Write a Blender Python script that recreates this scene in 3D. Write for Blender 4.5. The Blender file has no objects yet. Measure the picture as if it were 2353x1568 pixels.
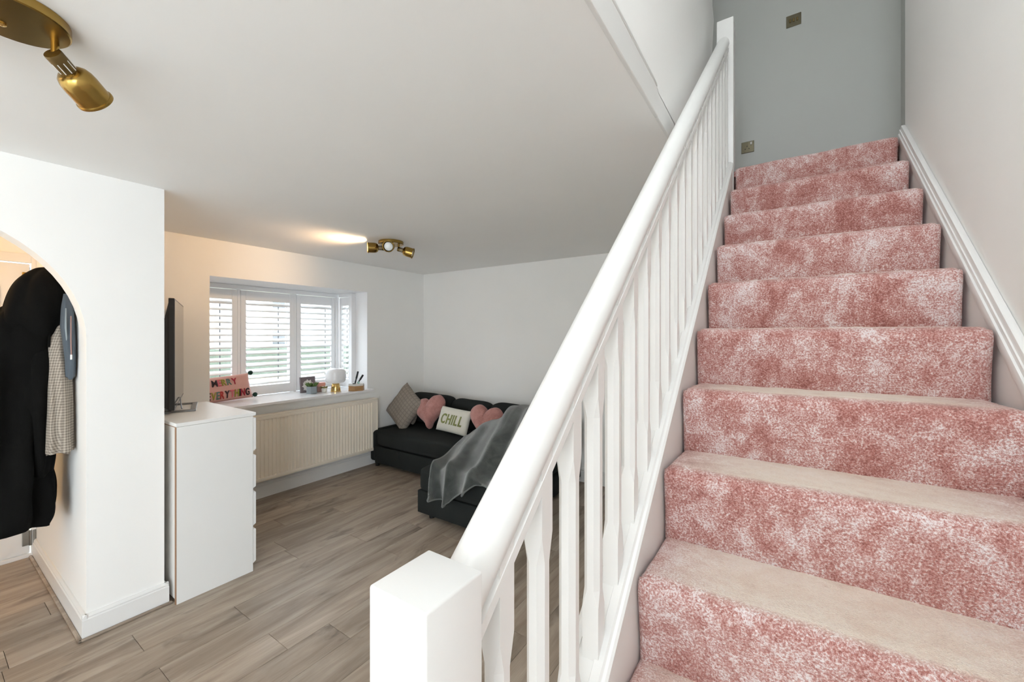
import bpy, bmesh, math, random
from mathutils import Vector, Matrix
from mathutils import noise as mnoise
PI = math.pi
random.seed(7)
scene = bpy.context.scene
COL = scene.collection

# ------------------------------------------------------------------ camera, world, lights, exposure
H = 1.52                                    # eye height
cam_d = bpy.data.cameras.new('camera')
cam = bpy.data.objects.new('camera', cam_d); COL.objects.link(cam)
cam.location = (0, 0, H)
cam.rotation_euler = (math.radians(90), 0, math.radians(33.8))
cam_d.sensor_fit = 'HORIZONTAL'; cam_d.sensor_width = 36.0
cam_d.lens = 36.0 * 938.0 / 2353.0
cam_d.shift_y = -(784.0 - 771.0) / 2353.0
cam_d.clip_start = 0.02
scene.camera = cam

vs = scene.view_settings
vs.view_transform = 'Standard'; vs.look = 'None'; vs.gamma = 1.0; vs.use_curve_mapping = False
vs.exposure = 1.50
scene.cycles.max_bounces = 16; scene.cycles.diffuse_bounces = 12

world = bpy.data.worlds.new('overcast_sky'); scene.world = world
world.use_nodes = True
bg = world.node_tree.nodes['Background']
bg.inputs['Color'].default_value = (0.82, 0.91, 1.0, 1)
bg.inputs['Strength'].default_value = 2.75

def area(name, loc, rot, sx, sy, power, color):
    l = bpy.data.lights.new(name, 'AREA'); l.shape = 'RECTANGLE'; l.size = sx; l.size_y = sy
    l.energy = power; l.color = color
    o = bpy.data.objects.new(name, l); COL.objects.link(o); o.location = loc
    o.rotation_euler = [math.radians(a) for a in rot]
    return o
# sky light enters through the bay and through glazing added in the unseen dining end: portals guide it
for nm, loc, rot, sx, sy in (('portal_rear_doors', (-0.2, -5.66, 1.1), (90, 0, 0), 0.9, 2.1),
                             ('portal_side_window', (2.66, -3.8, 1.22), (90, 0, 90), 3.0, 2.05),
                             ('portal_bay_front', (-4.72, 2.25, 1.45), (90, 0, -90), 1.6, 1.2)):
    area(nm, loc, rot, sx, sy, 1.0, (1, 1, 1)).data.cycles.is_portal = True
# area lights added in the dining openings to boost daylight beyond the sky
area('boost_light_side', (2.59, -3.8, 1.22), (90, 0, 90), 3.0, 2.05, 37, (0.90, 0.955, 1.0))
area('boost_light_rear', (-0.2, -5.59, 1.1), (90, 0, 0), 0.9, 2.1, 3, (0.90, 0.955, 1.0))
# added area light for daylight falling down the stairwell, no window built (faces down / forward)
area('boost_light_stairwell', (0.05, -0.62, 3.75), (36, 0, 0), 0.8, 1.3, 15, (0.90, 0.955, 1.0))

# ------------------------------------------------------------------ material helpers
def new_mat(name):
    m = bpy.data.materials.new(name); m.use_nodes = True
    return m, m.node_tree.nodes, m.node_tree.links, m.node_tree.nodes['Principled BSDF']
def coords(n, l, kind='Object', scale=(1, 1, 1)):
    tc = n.new('ShaderNodeTexCoord'); mp = n.new('ShaderNodeMapping')
    mp.inputs['Scale'].default_value = scale
    l.new(tc.outputs[kind], mp.inputs['Vector'])
    return mp.outputs['Vector']
def noise_tex(n, l, vec, scale, detail=3, rough=0.5, dist=0.0):
    t = n.new('ShaderNodeTexNoise'); t.inputs['Scale'].default_value = scale
    t.inputs['Detail'].default_value = detail; t.inputs['Roughness'].default_value = rough
    t.inputs['Distortion'].default_value = dist
    l.new(vec, t.inputs['Vector']); return t.outputs['Fac']
def ramp(n, l, fac, stops):
    r = n.new('ShaderNodeValToRGB'); e = r.color_ramp.elements
    while len(e) < len(stops): e.new(0.5)
    for el, (p, c) in zip(e, stops):
        el.position = p; el.color = (*c, 1) if len(c) == 3 else c
    l.new(fac, r.inputs['Fac']); return r.outputs['Color']
def math_n(n, l, op, a, b=None, c=None, clamp=False):
    m = n.new('ShaderNodeMath'); m.operation = op; m.use_clamp = clamp
    for i, v in enumerate((a, b, c)):
        if v is None: continue
        if isinstance(v, (int, float)): m.inputs[i].default_value = v
        else: l.new(v, m.inputs[i])
    return m.outputs[0]
def mix(n, l, fac, a, b, mode='MIX'):
    m = n.new('ShaderNodeMix'); m.data_type = 'RGBA'; m.blend_type = mode
    if isinstance(fac, (int, float)): m.inputs[0].default_value = fac
    else: l.new(fac, m.inputs[0])
    for idx, v in ((6, a), (7, b)):
        if isinstance(v, tuple): m.inputs[idx].default_value = (*v, 1)
        else: l.new(v, m.inputs[idx])
    return m.outputs[2]
def bump(n, l, bsdf, height, strength, dist=0.01):
    b = n.new('ShaderNodeBump'); b.inputs['Strength'].default_value = strength
    b.inputs['Distance'].default_value = dist
    l.new(height, b.inputs['Height']); l.new(b.outputs['Normal'], bsdf.inputs['Normal'])

def paint(name, col, rough=0.6, bstr=0.06, bscale=90, var=0.03, coat=0.0, metallic=0.0):
    m, n, l, b = new_mat(name)
    v = coords(n, l)
    f = noise_tex(n, l, v, 2.2, 3)
    dark = tuple(max(0, c * (1 - var)) for c in col)
    l.new(mix(n, l, f, dark, tuple(min(1, c * (1 + var * .5)) for c in col)), b.inputs['Base Color'])
    b.inputs['Roughness'].default_value = rough; b.inputs['Metallic'].default_value = metallic
    b.inputs['Coat Weight'].default_value = coat
    if bstr: bump(n, l, b, noise_tex(n, l, v, bscale, 4), bstr, 0.004)
    return m
def fabric(name, col, rough=0.95, weave=700, sheen=0.3, var=0.25, bstr=0.5, patch=6.0):
    m, n, l, b = new_mat(name)
    v = coords(n, l)
    f1 = noise_tex(n, l, v, weave, 2); f2 = noise_tex(n, l, v, patch, 3)
    c1 = mix(n, l, f1, tuple(c * (1 - var) for c in col), tuple(min(1, c * (1 + var)) for c in col))
    l.new(mix(n, l, math_n(n, l, 'MULTIPLY', f2, 0.5), c1, tuple(c * (1 - var) for c in col)), b.inputs['Base Color'])
    b.inputs['Roughness'].default_value = rough
    b.inputs['Sheen Weight'].default_value = sheen; b.inputs['Sheen Roughness'].default_value = 0.5
    b.inputs['Specular IOR Level'].default_value = 0.12
    bump(n, l, b, f1, bstr, 0.002)
    return m
def plain(name, col, rough=0.5, metallic=0.0, var=0.05, scale=40):
    m, n, l, b = new_mat(name)
    f = noise_tex(n, l, coords(n, l), scale, 2)
    l.new(mix(n, l, f, tuple(c * (1 - var) for c in col), tuple(min(1, c * (1 + var)) for c in col)), b.inputs['Base Color'])
    b.inputs['Roughness'].default_value = rough; b.inputs['Metallic'].default_value = metallic
    return m
def emit(name, col, strength):
    m, n, l, b = new_mat(name)
    b.inputs['Base Color'].default_value = (*col, 1)
    b.inputs['Emission Color'].default_value = (*col, 1); b.inputs['Emission Strength'].default_value = strength
    return m

M = {}
M['wall'] = paint('wall_paint', (0.86, 0.858, 0.840), 0.75, 0.08, 60)
M['wall_up'] = paint('landing_wall_paint', (0.62, 0.635, 0.61), 0.75, 0.08, 60)
M['ceiling'] = paint('ceiling_paint', (0.87, 0.868, 0.855), 0.8, 0.06, 40)
M['gloss'] = paint('white_gloss_paint', (0.765, 0.761, 0.748), 0.32, 0.05, 25, 0.02)
M['upvc'] = paint('white_window_plastic', (0.86, 0.87, 0.88), 0.3, 0.0)
M['shutter'] = paint('white_shutter_lacquer', (0.80, 0.805, 0.815), 0.4, 0.02)
M['sill'] = paint('white_gloss_sill', (0.87, 0.87, 0.88), 0.12, 0.01)
M['chest'] = paint('white_foil', (0.78, 0.78, 0.765), 0.4, 0.02, 120, 0.015)
M['chestback'] = paint('white_back_board', (0.72, 0.70, 0.67), 0.6, 0.02)
M['rawedge'] = plain('raw_chipboard_edge', (0.30, 0.17, 0.10), 0.8)
M['radiator'] = paint('cream_radiator_enamel', (0.88, 0.815, 0.705), 0.38, 0.01, 40, 0.02)
M['black'] = plain('black_plastic', (0.012, 0.012, 0.013), 0.35)
M['screen'] = plain('dark_glass_screen', (0.02, 0.02, 0.022), 0.06)
M['grey_metal'] = plain('grey_stand_metal', (0.22, 0.22, 0.22), 0.35, 0.6)
M['brass'] = plain('antique_brass', (0.40, 0.26, 0.075), 0.24, 1.0, 0.12, 60)
M['brass_dark'] = plain('dark_brass', (0.20, 0.14, 0.06), 0.42, 1.0, 0.15, 60)
M['brass_shiny'] = plain('polished_brass', (0.74, 0.52, 0.20), 0.18, 1.0, 0.05, 30)
M['plate'] = plain('bronze_faceplate', (0.16, 0.14, 0.09), 0.4, 0.7)
M['chrome'] = plain('dull_chrome', (0.30, 0.30, 0.28), 0.35, 0.9)
M['sofa'] = fabric('charcoal_fabric', (0.026, 0.029, 0.028), 0.95, 900, 0.0, 0.45)
M['sofafoot'] = plain('black_plastic_foot', (0.01, 0.01, 0.01), 0.5)
M['coat'] = fabric('black_cotton', (0.0045, 0.0045, 0.004), 0.95, 500, 0.0, 0.4)
M['denim'] = fabric('blue_denim', (0.10, 0.122, 0.145), 0.9, 900, 0.1, 0.3)
M['dkgreen'] = fabric('dark_green_wool', (0.012, 0.05, 0.035), 0.95, 300, 0.3, 0.5, 1.0)
M['pinkcloth'] = fabric('pale_pink_cotton', (0.60, 0.34, 0.30), 0.9, 900, 0.2, 0.1)
M['cream'] = fabric('cream_knit', (0.68, 0.66, 0.58), 0.95, 260, 0.3, 0.12, 1.0)
M['olive'] = fabric('olive_green_wool', (0.26, 0.28, 0.10), 0.95, 500, 0.2, 0.2)
M['white_glass'] = plain('opal_glass', (0.82, 0.83, 0.85), 0.25)
M['greypot'] = plain('grey_concrete', (0.27, 0.31, 0.33), 0.8)
M['whitepot'] = plain('white_ceramic', (0.75, 0.74, 0.70), 0.3)
M['leaf'] = plain('green_leaves', (0.07, 0.14, 0.025), 0.6, 0, 0.4, 150)
M['dryleaf'] = plain('olive_leaves', (0.20, 0.17, 0.05), 0.7, 0, 0.4, 150)
M['pinkwax'] = plain('pink_candle_wax', (0.62, 0.30, 0.25), 0.45)
M['brownwax'] = plain('brown_base', (0.30, 0.17, 0.14), 0.5)
M['canvas'] = plain('mauve_grey_canvas', (0.17, 0.14, 0.15), 0.85)
M['petal'] = plain('white_petal', (0.78, 0.76, 0.72), 0.7)
M['petalcore'] = plain('yellow_core', (0.45, 0.36, 0.06), 0.8)
M['inkblack'] = plain('black_ink_plastic', (0.012, 0.012, 0.012), 0.4)
M['mint'] = plain('mint_plastic', (0.35, 0.60, 0.52), 0.5)
M['tiltrod'] = plain('grey_tilt_rod', (0.10, 0.11, 0.13), 0.5)
M['bulb_lit'] = emit('lit_bulb', (1.0, 0.80, 0.55), 30.0)
M['bulb_off'] = plain('frosted_bulb', (0.78, 0.80, 0.80), 0.3)
M['lead'] = plain('dark_gap', (0.03, 0.03, 0.03), 0.9)

def wood_mat(name, a, b2, c, rot_y=True, scale=1.0, rough=0.45):
    m, n, l, b = new_mat(name)
    tc = n.new('ShaderNodeTexCoord'); oi = n.new('ShaderNodeObjectInfo')
    comb = n.new('ShaderNodeCombineXYZ')
    r100 = math_n(n, l, 'MULTIPLY', oi.outputs['Random'], 83.0)
    l.new(r100, comb.inputs[0]); l.new(math_n(n, l, 'MULTIPLY', oi.outputs['Random'], 37.0), comb.inputs[1])
    add = n.new('ShaderNodeVectorMath'); add.operation = 'ADD'
    l.new(tc.outputs['Object'], add.inputs[0]); l.new(comb.outputs[0], add.inputs[1])
    mp = n.new('ShaderNodeMapping'); mp.inputs['Scale'].default_value = (11 * scale, 1.3 * scale, 11 * scale)
    l.new(add.outputs[0], mp.inputs['Vector'])
    f1 = noise_tex(n, l, mp.outputs[0], 1.0, 5, 0.62, 0.6)
    mp2 = n.new('ShaderNodeMapping'); mp2.inputs['Scale'].default_value = (130 * scale, 3.0 * scale, 60)
    l.new(add.outputs[0], mp2.inputs['Vector'])
    f2 = noise_tex(n, l, mp2.outputs[0], 1.0, 3, 0.6)
    col = ramp(n, l, f1, [(0.32, a), (0.5, b2), (0.68, c)])
    col = mix(n, l, math_n(n, l, 'MULTIPLY', f2, 0.55), col, tuple(x * 0.55 for x in b2))
    # darker knots
    mp3 = n.new('ShaderNodeMapping'); mp3.inputs['Scale'].default_value = (7.5, 2.3, 5)
    l.new(add.outputs[0], mp3.inputs['Vector'])
    f3 = noise_tex(n, l, mp3.outputs[0], 1.0, 4, 0.6, 0.8)
    k = ramp(n, l, f3, [(0.57, (0, 0, 0)), (0.70, (1, 1, 1))])
    bw = n.new('ShaderNodeRGBToBW'); l.new(k, bw.inputs[0])
    col = mix(n, l, math_n(n, l, 'MULTIPLY', bw.outputs[0], 0.65), col, tuple(x * 0.42 for x in a))
    hsv = n.new('ShaderNodeHueSaturation')
    l.new(math_n(n, l, 'MULTIPLY_ADD', oi.outputs['Random'], 0.22, 0.89), hsv.inputs['Value'])
    l.new(col, hsv.inputs['Color']); l.new(hsv.outputs[0], b.inputs['Base Color'])
    b.inputs['Roughness'].default_value = rough
    bump(n, l, b, f2, 0.12, 0.002)
    return m
M['laminate'] = wood_mat('grey_oak_laminate', (0.235, 0.180, 0.138), (0.39, 0.318, 0.252), (0.53, 0.455, 0.38))
M['bamboo'] = wood_mat('honey_wood', (0.36, 0.19, 0.075), (0.46, 0.26, 0.11), (0.52, 0.31, 0.14))

def carpet_mat():
    m, n, l, b = new_mat('pink_plush_carpet')
    v = coords(n, l)
    vs_ = coords(n, l, scale=(1.0, 1.0, 0.75))
    big = noise_tex(n, l, vs_, 7.5, 5, 0.62, 0.9)
    mid = noise_tex(n, l, vs_, 30, 4, 0.65, 0.6)
    fine = noise_tex(n, l, v, 230, 2, 0.6)
    vfine = noise_tex(n, l, v, 620, 1, 0.5)
    s = math_n(n, l, 'MULTIPLY_ADD', big, 1.05, -0.525 - 0.30 - 0.65 - 0.25 + 0.54)
    s = math_n(n, l, 'MULTIPLY_ADD', mid, 0.60, s)
    s = math_n(n, l, 'MULTIPLY_ADD', fine, 1.30, s)
    s = math_n(n, l, 'MULTIPLY_ADD', vfine, 0.50, s)
    pile = ramp(n, l, s, [(0.14, (0.27, 0.085, 0.070)), (0.40, (0.46, 0.190, 0.165)),
                          (0.58, (0.60, 0.345, 0.315)), (0.84, (0.86, 0.77, 0.77))])
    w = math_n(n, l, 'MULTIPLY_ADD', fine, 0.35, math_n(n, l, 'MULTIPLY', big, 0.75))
    sheen_pile = ramp(n, l, w, [(0.30, (0.72, 0.54, 0.43)), (0.55, (0.85, 0.74, 0.63)), (0.75, (0.89, 0.82, 0.74))])  # paler treads: glancing sheen and light on the pile put into the colour
    at = n.new('ShaderNodeAttribute'); at.attribute_name = 'tread_sheen'
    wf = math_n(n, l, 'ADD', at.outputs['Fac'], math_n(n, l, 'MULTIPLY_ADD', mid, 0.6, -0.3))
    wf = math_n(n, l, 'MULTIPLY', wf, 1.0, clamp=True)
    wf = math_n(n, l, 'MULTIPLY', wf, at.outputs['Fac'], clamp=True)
    l.new(mix(n, l, wf, pile, sheen_pile), b.inputs['Base Color'])
    b.inputs['Roughness'].default_value = 1.0
    b.inputs['Sheen Weight'].default_value = 0.35; b.inputs['Sheen Roughness'].default_value = 0.45
    b.inputs['Sheen Tint'].default_value = (1.0, 0.88, 0.82, 1)
    h = math_n(n, l, 'MULTIPLY_ADD', vfine, 0.5, fine)
    bump(n, l, b, h, 0.9, 0.006)
    return m
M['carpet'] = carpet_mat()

def plush(name, col, dark, scale=160, sheen=0.6):
    m, n, l, b = new_mat(name)
    v = coords(n, l)
    f = noise_tex(n, l, v, scale, 3, 0.6); g = noise_tex(n, l, v, 12, 3, 0.5, 0.6)
    s = math_n(n, l, 'MULTIPLY_ADD', g, 0.6, math_n(n, l, 'MULTIPLY', f, 0.5))
    l.new(ramp(n, l, s, [(0.38, dark), (0.68, col)]), b.inputs['Base Color'])
    b.inputs['Roughness'].default_value = 0.9
    b.inputs['Sheen Weight'].default_value = sheen; b.inputs['Sheen Roughness'].default_value = 0.35
    bump(n, l, b, f, 0.8, 0.006)
    return m
M['throw_hem'] = plush('pale_grey_fleece_binding', (0.20, 0.215, 0.205), (0.13, 0.14, 0.135), 300, 0.3)
M['heart'] = plush('pink_fleece', (0.52, 0.26, 0.23), (0.32, 0.13, 0.115), 140, 0.3)
M['throw'] = plush('grey_velvet_fleece', (0.095, 0.105, 0.099), (0.030, 0.035, 0.033), 300, 0.85)

def check_fabric(name, base, dark, pitch, bands=False):
    m, n, l, b = new_mat(name)
    tc = n.new('ShaderNodeTexCoord'); sep = n.new('ShaderNodeSeparateXYZ')
    l.new(tc.outputs['UV'], sep.inputs[0])
    k = 2 * PI / pitch
    def stripe(sock):
        s = math_n(n, l, 'SINE', math_n(n, l, 'MULTIPLY', sock, k))
        return math_n(n, l, 'MULTIPLY_ADD', s, 3.0, -1.7 if bands else 0.5, clamp=True)
    a = stripe(sep.outputs[0]); c = stripe(sep.outputs[1])
    if bands:
        s = math_n(n, l, 'MAXIMUM', a, c)
    else:
        s = math_n(n, l, 'MULTIPLY', math_n(n, l, 'ADD', a, c), 0.5)
    fine = noise_tex(n, l, coords(n, l), 500, 2)
    s2 = math_n(n, l, 'MULTIPLY_ADD', fine, 0.25, math_n(n, l, 'SUBTRACT', s, 0.12), clamp=True)
    l.new(mix(n, l, s2, base, dark), b.inputs['Base Color'])
    b.inputs['Roughness'].default_value = 0.95
    bump(n, l, b, s, -0.5 if bands else 0.1, 0.004)
    return m
M['gingham'] = check_fabric('beige_gingham', (0.42, 0.37, 0.31), (0.17, 0.145, 0.12), 0.014)
M['waffle'] = check_fabric('taupe_waffle', (0.27, 0.235, 0.20), (0.21, 0.18, 0.152), 0.042, True)

# ------------------------------------------------------------------ mesh helpers
ORIG = {}
def put(name, bm, mat, parent=None, origin=None, smooth=False, uv=False):
    """Link bm (world coordinates) as one mesh object, as a child of parent or as a top-level object with its origin at `origin`."""
    if parent is not None: org = ORIG[parent.name]
    else: org = Vector(origin) if origin is not None else Vector((0, 0, 0))
    bmesh.ops.recalc_face_normals(bm, faces=bm.faces)
    for v in bm.verts: v.co -= org
    me = bpy.data.meshes.new(name); bm.to_mesh(me); bm.free()
    if smooth:
        for p in me.polygons: p.use_smooth = True
        if smooth != 'all':
            me.set_sharp_from_angle(angle=math.radians(38))
    mats = mat if isinstance(mat, (list, tuple)) else [mat]
    for mm in mats: me.materials.append(mm)
    o = bpy.data.objects.new(name, me); COL.objects.link(o)
    if parent is not None: o.parent = parent
    else: o.location = org
    ORIG[o.name] = org
    return o
def empty(name, loc, label=None, cat=None, group=None, kind=None):
    o = bpy.data.objects.new(name, None); COL.objects.link(o); o.location = loc
    o.empty_display_size = 0.05
    ORIG[o.name] = Vector(loc)
    return tag(o, label, cat, group, kind)
def tag(o, label=None, cat=None, group=None, kind=None):
    if label: o['label'] = label
    if cat: o['category'] = cat
    if group: o['group'] = group
    if kind: o['kind'] = kind
    return o
def BM(): return bmesh.new()
def box(bm, x0, x1, y0, y1, z0, z1, bev=0.0, seg=2):
    t = bmesh.new()
    vv = [t.verts.new((x, y, z)) for x in (x0, x1) for y in (y0, y1) for z in (z0, z1)]
    for f in ((0, 1, 3, 2), (4, 6, 7, 5), (0, 4, 5, 1), (2, 3, 7, 6), (0, 2, 6, 4), (1, 5, 7, 3)):
        t.faces.new([vv[i] for i in f])
    if bev: bmesh.ops.bevel(t, geom=t.edges[:], offset=bev, segments=seg, affect='EDGES', profile=0.5)
    merge(bm, t); return bm
def merge(bm, t, mat=None):
    if mat is not None: bmesh.ops.transform(t, matrix=mat, verts=t.verts)
    me = bpy.data.meshes.new('_t'); t.to_mesh(me); t.free(); bm.from_mesh(me); bpy.data.meshes.remove(me)
def prism(bm, pts, axis, a0, a1, bev=0.0):
    """Extrude a 2-D polygon along an axis: 'x' polygon is (y,z), 'y' is (x,z), 'z' is (x,y)."""
    t = bmesh.new()
    def P(p, a): return {'x': (a, p[0], p[1]), 'y': (p[0], a, p[1]), 'z': (p[0], p[1], a)}[axis]
    A = [t.verts.new(P(p, a0)) for p in pts]; B = [t.verts.new(P(p, a1)) for p in pts]
    t.faces.new(A); t.faces.new(B[::-1])
    for i in range(len(pts)):
        j = (i + 1) % len(pts); t.faces.new((A[i], A[j], B[j], B[i]))
    if bev: bmesh.ops.bevel(t, geom=t.edges[:], offset=bev, segments=2, affect='EDGES', profile=0.5)
    merge(bm, t); return bm
def frame_of(d):
    d = Vector(d).normalized()
    up = Vector((0, 0, 1)) if abs(d.z) < 0.95 else Vector((1, 0, 0))
    a = up.cross(d).normalized(); b2 = d.cross(a)
    return a, b2, d
def lathe(bm, prof, origin, axis=(0, 0, 1), n=28, cap=True):
    """prof: list of (radius, distance along axis)."""
    a, b2, d = frame_of(axis); o = Vector(origin)
    rings = []
    for r, h in prof:
        rings.append([bm.verts.new(o + d * h + (a * math.cos(2 * PI * i / n) + b2 * math.sin(2 * PI * i / n)) * max(r, 1e-5)) for i in range(n)])
    for R0, R1 in zip(rings, rings[1:]):
        for i in range(n):
            bm.faces.new((R0[i], R0[(i + 1) % n], R1[(i + 1) % n], R1[i]))
    if cap:
        bm.faces.new(rings[0][::-1]); bm.faces.new(rings[-1])
    return bm
def tube(bm, pts, r, n=10, cap=True):
    pts = [Vector(p) for p in pts]; rings = []
    rad = r if isinstance(r, (list, tuple)) else [r] * len(pts)
    for i, p in enumerate(pts):
        d = (pts[min(i + 1, len(pts) - 1)] - pts[max(i - 1, 0)])
        a, b2, _ = frame_of(d)
        rings.append([bm.verts.new(p + (a * math.cos(2 * PI * k / n) + b2 * math.sin(2 * PI * k / n)) * rad[i]) for k in range(n)])
    for R0, R1 in zip(rings, rings[1:]):
        for i in range(n):
            bm.faces.new((R0[i], R0[(i + 1) % n], R1[(i + 1) % n], R1[i]))
    if cap: bm.faces.new(rings[0][::-1]); bm.faces.new(rings[-1])
    return bm
def grid(bm, P, nu, nv, uvs=None, closed_u=False):
    """P(i,j) -> Vector, quads between; returns vertex table."""
    V = [[bm.verts.new(P(i, j)) for j in range(nv + 1)] for i in range(nu + (0 if closed_u else 1))]
    lay = bm.loops.layers.uv.verify() if uvs else None
    for i in range(nu):
        i2 = (i + 1) % len(V)
        for j in range(nv):
            f = bm.faces.new((V[i][j], V[i2][j], V[i2][j + 1], V[i][j + 1]))
            if uvs:
                for lp, (a, c) in zip(f.loops, ((i, j), (i + 1, j), (i + 1, j + 1), (i, j + 1))): lp[lay].uv = uvs(a, c)
    return V
def struct(name, bm, mat, smooth=False, parent=None):
    o = put(name, bm, mat, parent, smooth=smooth)
    if parent is None: o['kind'] = 'structure'
    return o

# ------------------------------------------------------------------ dimensions
CZ = 2.345                                   # ground-floor ceiling
WX = -4.08                                   # window wall
SY = 3.94                                    # wall behind the sofa
AX = -2.92                                   # wall with the arch
RX = 0.50                                    # wall right of the stairs
BXW = -0.41                                  # stairwell bulkhead face
RISE, GO, Y0, NST = 0.1931, 0.2229, 2.727, 13
ZL = RISE * NST                              # landing height
SL = RISE / GO
def nos(y): return ZL - (Y0 - y) * SL        # nosing line
def drift(y): return 0.018 * (y - 0.34)

# ------------------------------------------------------------------ floor with planks
fb = BM(); box(fb, -4.36, 0.62, -5.7, SY + 0.02, -0.05, -0.010); box(fb, 0.62, 2.7, -5.7, -0.85, -0.05, -0.010)
floor = struct('floor', fb, M['lead'])
PW, PL = 0.188, 1.25
plank_mesh = {}
def plank_data(wd, ln):
    key = (round(wd, 3), round(ln, 3))
    if key not in plank_mesh:
        b_ = BM(); box(b_, -wd / 2 + 0.0007, wd / 2 - 0.0007, -ln / 2 + 0.0009, ln / 2 - 0.0009, -0.011, 0.0, 0.0008, 1)
        me = bpy.data.meshes.new('plank'); b_.to_mesh(me); b_.free(); me.materials.append(M['laminate']); plank_mesh[key] = me
    return plank_mesh[key]
xb = -2.0
joint_off = {-1: 1.038, -2: 0.653, -3: 1.034, -4: 0.648, -5: 1.50, -6: 0.271, -7: 0.86, -8: 0.45, -9: 1.20, -10: 0.7, -11: 0.2, -12: 0.95}
for row in range(-13, 13):
    x0, x1 = xb + row * PW, xb + (row + 1) * PW
    x0, x1 = max(x0, -4.34), min(x1, RX)
    if x1 - x0 < 0.03: continue
    off = joint_off.get(row, (row * 0.437) % PL)
    ys = []
    y = off
    while y > -1.0: y -= PL
    ys = [max(-1.0, y)]
    while y < SY - 0.01:
        y += PL
        if min(y, SY) - ys[-1] > 0.02: ys.append(min(y, SY))
    for a, c in zip(ys, ys[1:]):
        o = bpy.data.objects.new('plank', plank_data(x1 - x0, c - a)); COL.objects.link(o)
        o.location = ((x0 + x1) / 2, (a + c) / 2, 0); o.parent = floor
b_ = BM(); box(b_, -4.34, 2.6, -5.6, -1.0, -0.011, 0.0)
o = put('bounce_floor', b_, plain('pale_bounce_floor', (0.78, 0.77, 0.75), 0.5), floor)  # unseen pale floor, added to bounce light onto the ceiling

# ------------------------------------------------------------------ walls and ceilings
# bay opening in the window wall: y 1.456..3.04, z 0.875..2.03
OY0, OY1, OZ0, OZ1 = 1.456, 3.04, 0.875, 2.032
BD = 0.62                                    # bay depth (outer)
b_ = BM()
box(b_, WX - 0.14, WX, 0.80, OY0, 0, CZ); box(b_, WX - 0.14, WX, OY1, SY + 0.1, 0, CZ)
box(b_, WX - 0.14, WX, OY0, OY1, 0, OZ0); box(b_, WX - 0.14, WX, OY0, OY1, OZ1, CZ)
struct('wall_left', b_, M['wall'])
b_ = BM()                                    # white lining of the square bay
box(b_, WX - BD, WX - 0.0005, OY0 - 0.05, OY0 + 0.003, OZ0 - 0.02, OZ1 + 0.05)
box(b_, WX - 0.23, WX - 0.0005, OY1 - 0.003, OY1 + 0.05, OZ0 - 0.02, OZ1 + 0.05)
box(b_, WX - BD, WX - 0.0005, OY0, OY1 + 0.05, OZ1 - 0.003, OZ1 + 0.05)
box(b_, WX - BD, WX - 0.002, OY0, OY1 + 0.05, OZ0 - 0.06, OZ0 - 0.005)
struct('trim_bay_lining', b_, paint('bay_lining_paint', (0.84, 0.85, 0.86), 0.5, 0.0))
b_ = BM(); box(b_, WX - 0.14, 0.64, SY, SY + 0.1, 0, CZ + 0.13)
struct('wall_far', b_, M['wall'])
# arch wall
ay, azs, aR = -0.065, 1.50, 0.58
NY = 0.825
b_ = BM()
pts = []
for k in range(33):
    a = PI * k / 32
    pts.append((ay + aR * math.cos(a), azs + aR * math.sin(a)))
y1a, y0a = ay + aR, ay - aR
ATH = 0.13
prism(b_, [(y1a, 0), (NY, 0), (NY, CZ), (y1a, CZ)], 'x', AX, AX - ATH)
prism(b_, [(-5.6, 0), (y0a, 0), (y0a, CZ), (-5.6, CZ)], 'x', AX, AX - ATH)
for p, q in zip(pts, pts[1:]):
    prism(b_, [p, q, (q[0], CZ), (p[0], CZ)], 'x', AX, AX - ATH)
bmesh.ops.remove_doubles(b_, verts=b_.verts, dist=1e-5)
struct('wall_arch', b_, M['wall'])
b_ = BM(); box(b_, -4.45, AX - ATH + 0.001, y1a, NY, 0, CZ)
struct('wall_hall_side', b_, M['wall'])
b_ = BM(); box(b_, -4.45, AX - ATH, -1.4, -1.3, 0, CZ)
struct('wall_hall_left', b_, M['wall'])
b_ = BM()
box(b_, -4.45, -4.33, -1.3, -0.46, 0, CZ); box(b_, -4.45, -4.33, -0.46, y1a, 2.075, CZ)
struct('wall_hall_end', b_, M['wall'])
b_ = BM(); box(b_, -4.45, BXW - 0.0, -5.7, SY + 0.1, CZ, CZ + 0.12)
box(b_, BXW, 2.7, -5.7, -0.75, CZ, CZ + 0.12)
struct('ceiling', b_, M['ceiling'])
b_ = BM(); box(b_, RX, RX + 0.1, -0.95, 2.80, 0, 4.9)
struct('wall_right', b_, M['wall'], True)
b_ = BM(); box(b_, -1.6, 0.75, 3.70, 4.04, CZ + 0.13, 4.9)
struct('wall_landing', b_, M['wall_up'])
b_ = BM(); box(b_, 0.64, 0.74, 2.80, 4.04, 0, 4.9); box(b_, RX + 0.1, 0.74, 2.74, 2.80, 0, 4.9)
struct('wall_landing_right', b_, M['wall_up'])
# stairwell side wall above the ceiling edge, with its raking end by the upper newel
b_ = BM()
prism(b_, [(-0.75, CZ + 0.001), (2.86, CZ + 0.001), (2.98, 3.2), (3.12, 3.70), (3.06, 3.76), (2.95, 4.9), (-0.75, 4.9)], 'x', BXW - 0.09, BXW)
struct('wall_stairwell_left', b_, M['ceiling'])
b_ = BM(); box(b_, BXW - 0.09, RX + 0.1, -0.85, -0.751, CZ + 0.12, 4.9)
struct('wall_stairwell_near', b_, M['ceiling'])
b_ = BM(); box(b_, -1.6, 0.75, -0.85, 3.80, 4.9, 5.0)
struct('ceiling_upstairs', b_, M['ceiling'])
b_ = BM(); box(b_, -1.7, -1.6, 2.3, 3.80, CZ + 0.12, 4.9); box(b_, -1.7, BXW - 0.09, 2.2, 2.3, CZ + 0.12, 4.9)
struct('wall_landing_left', b_, M['wall_up'])
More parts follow.
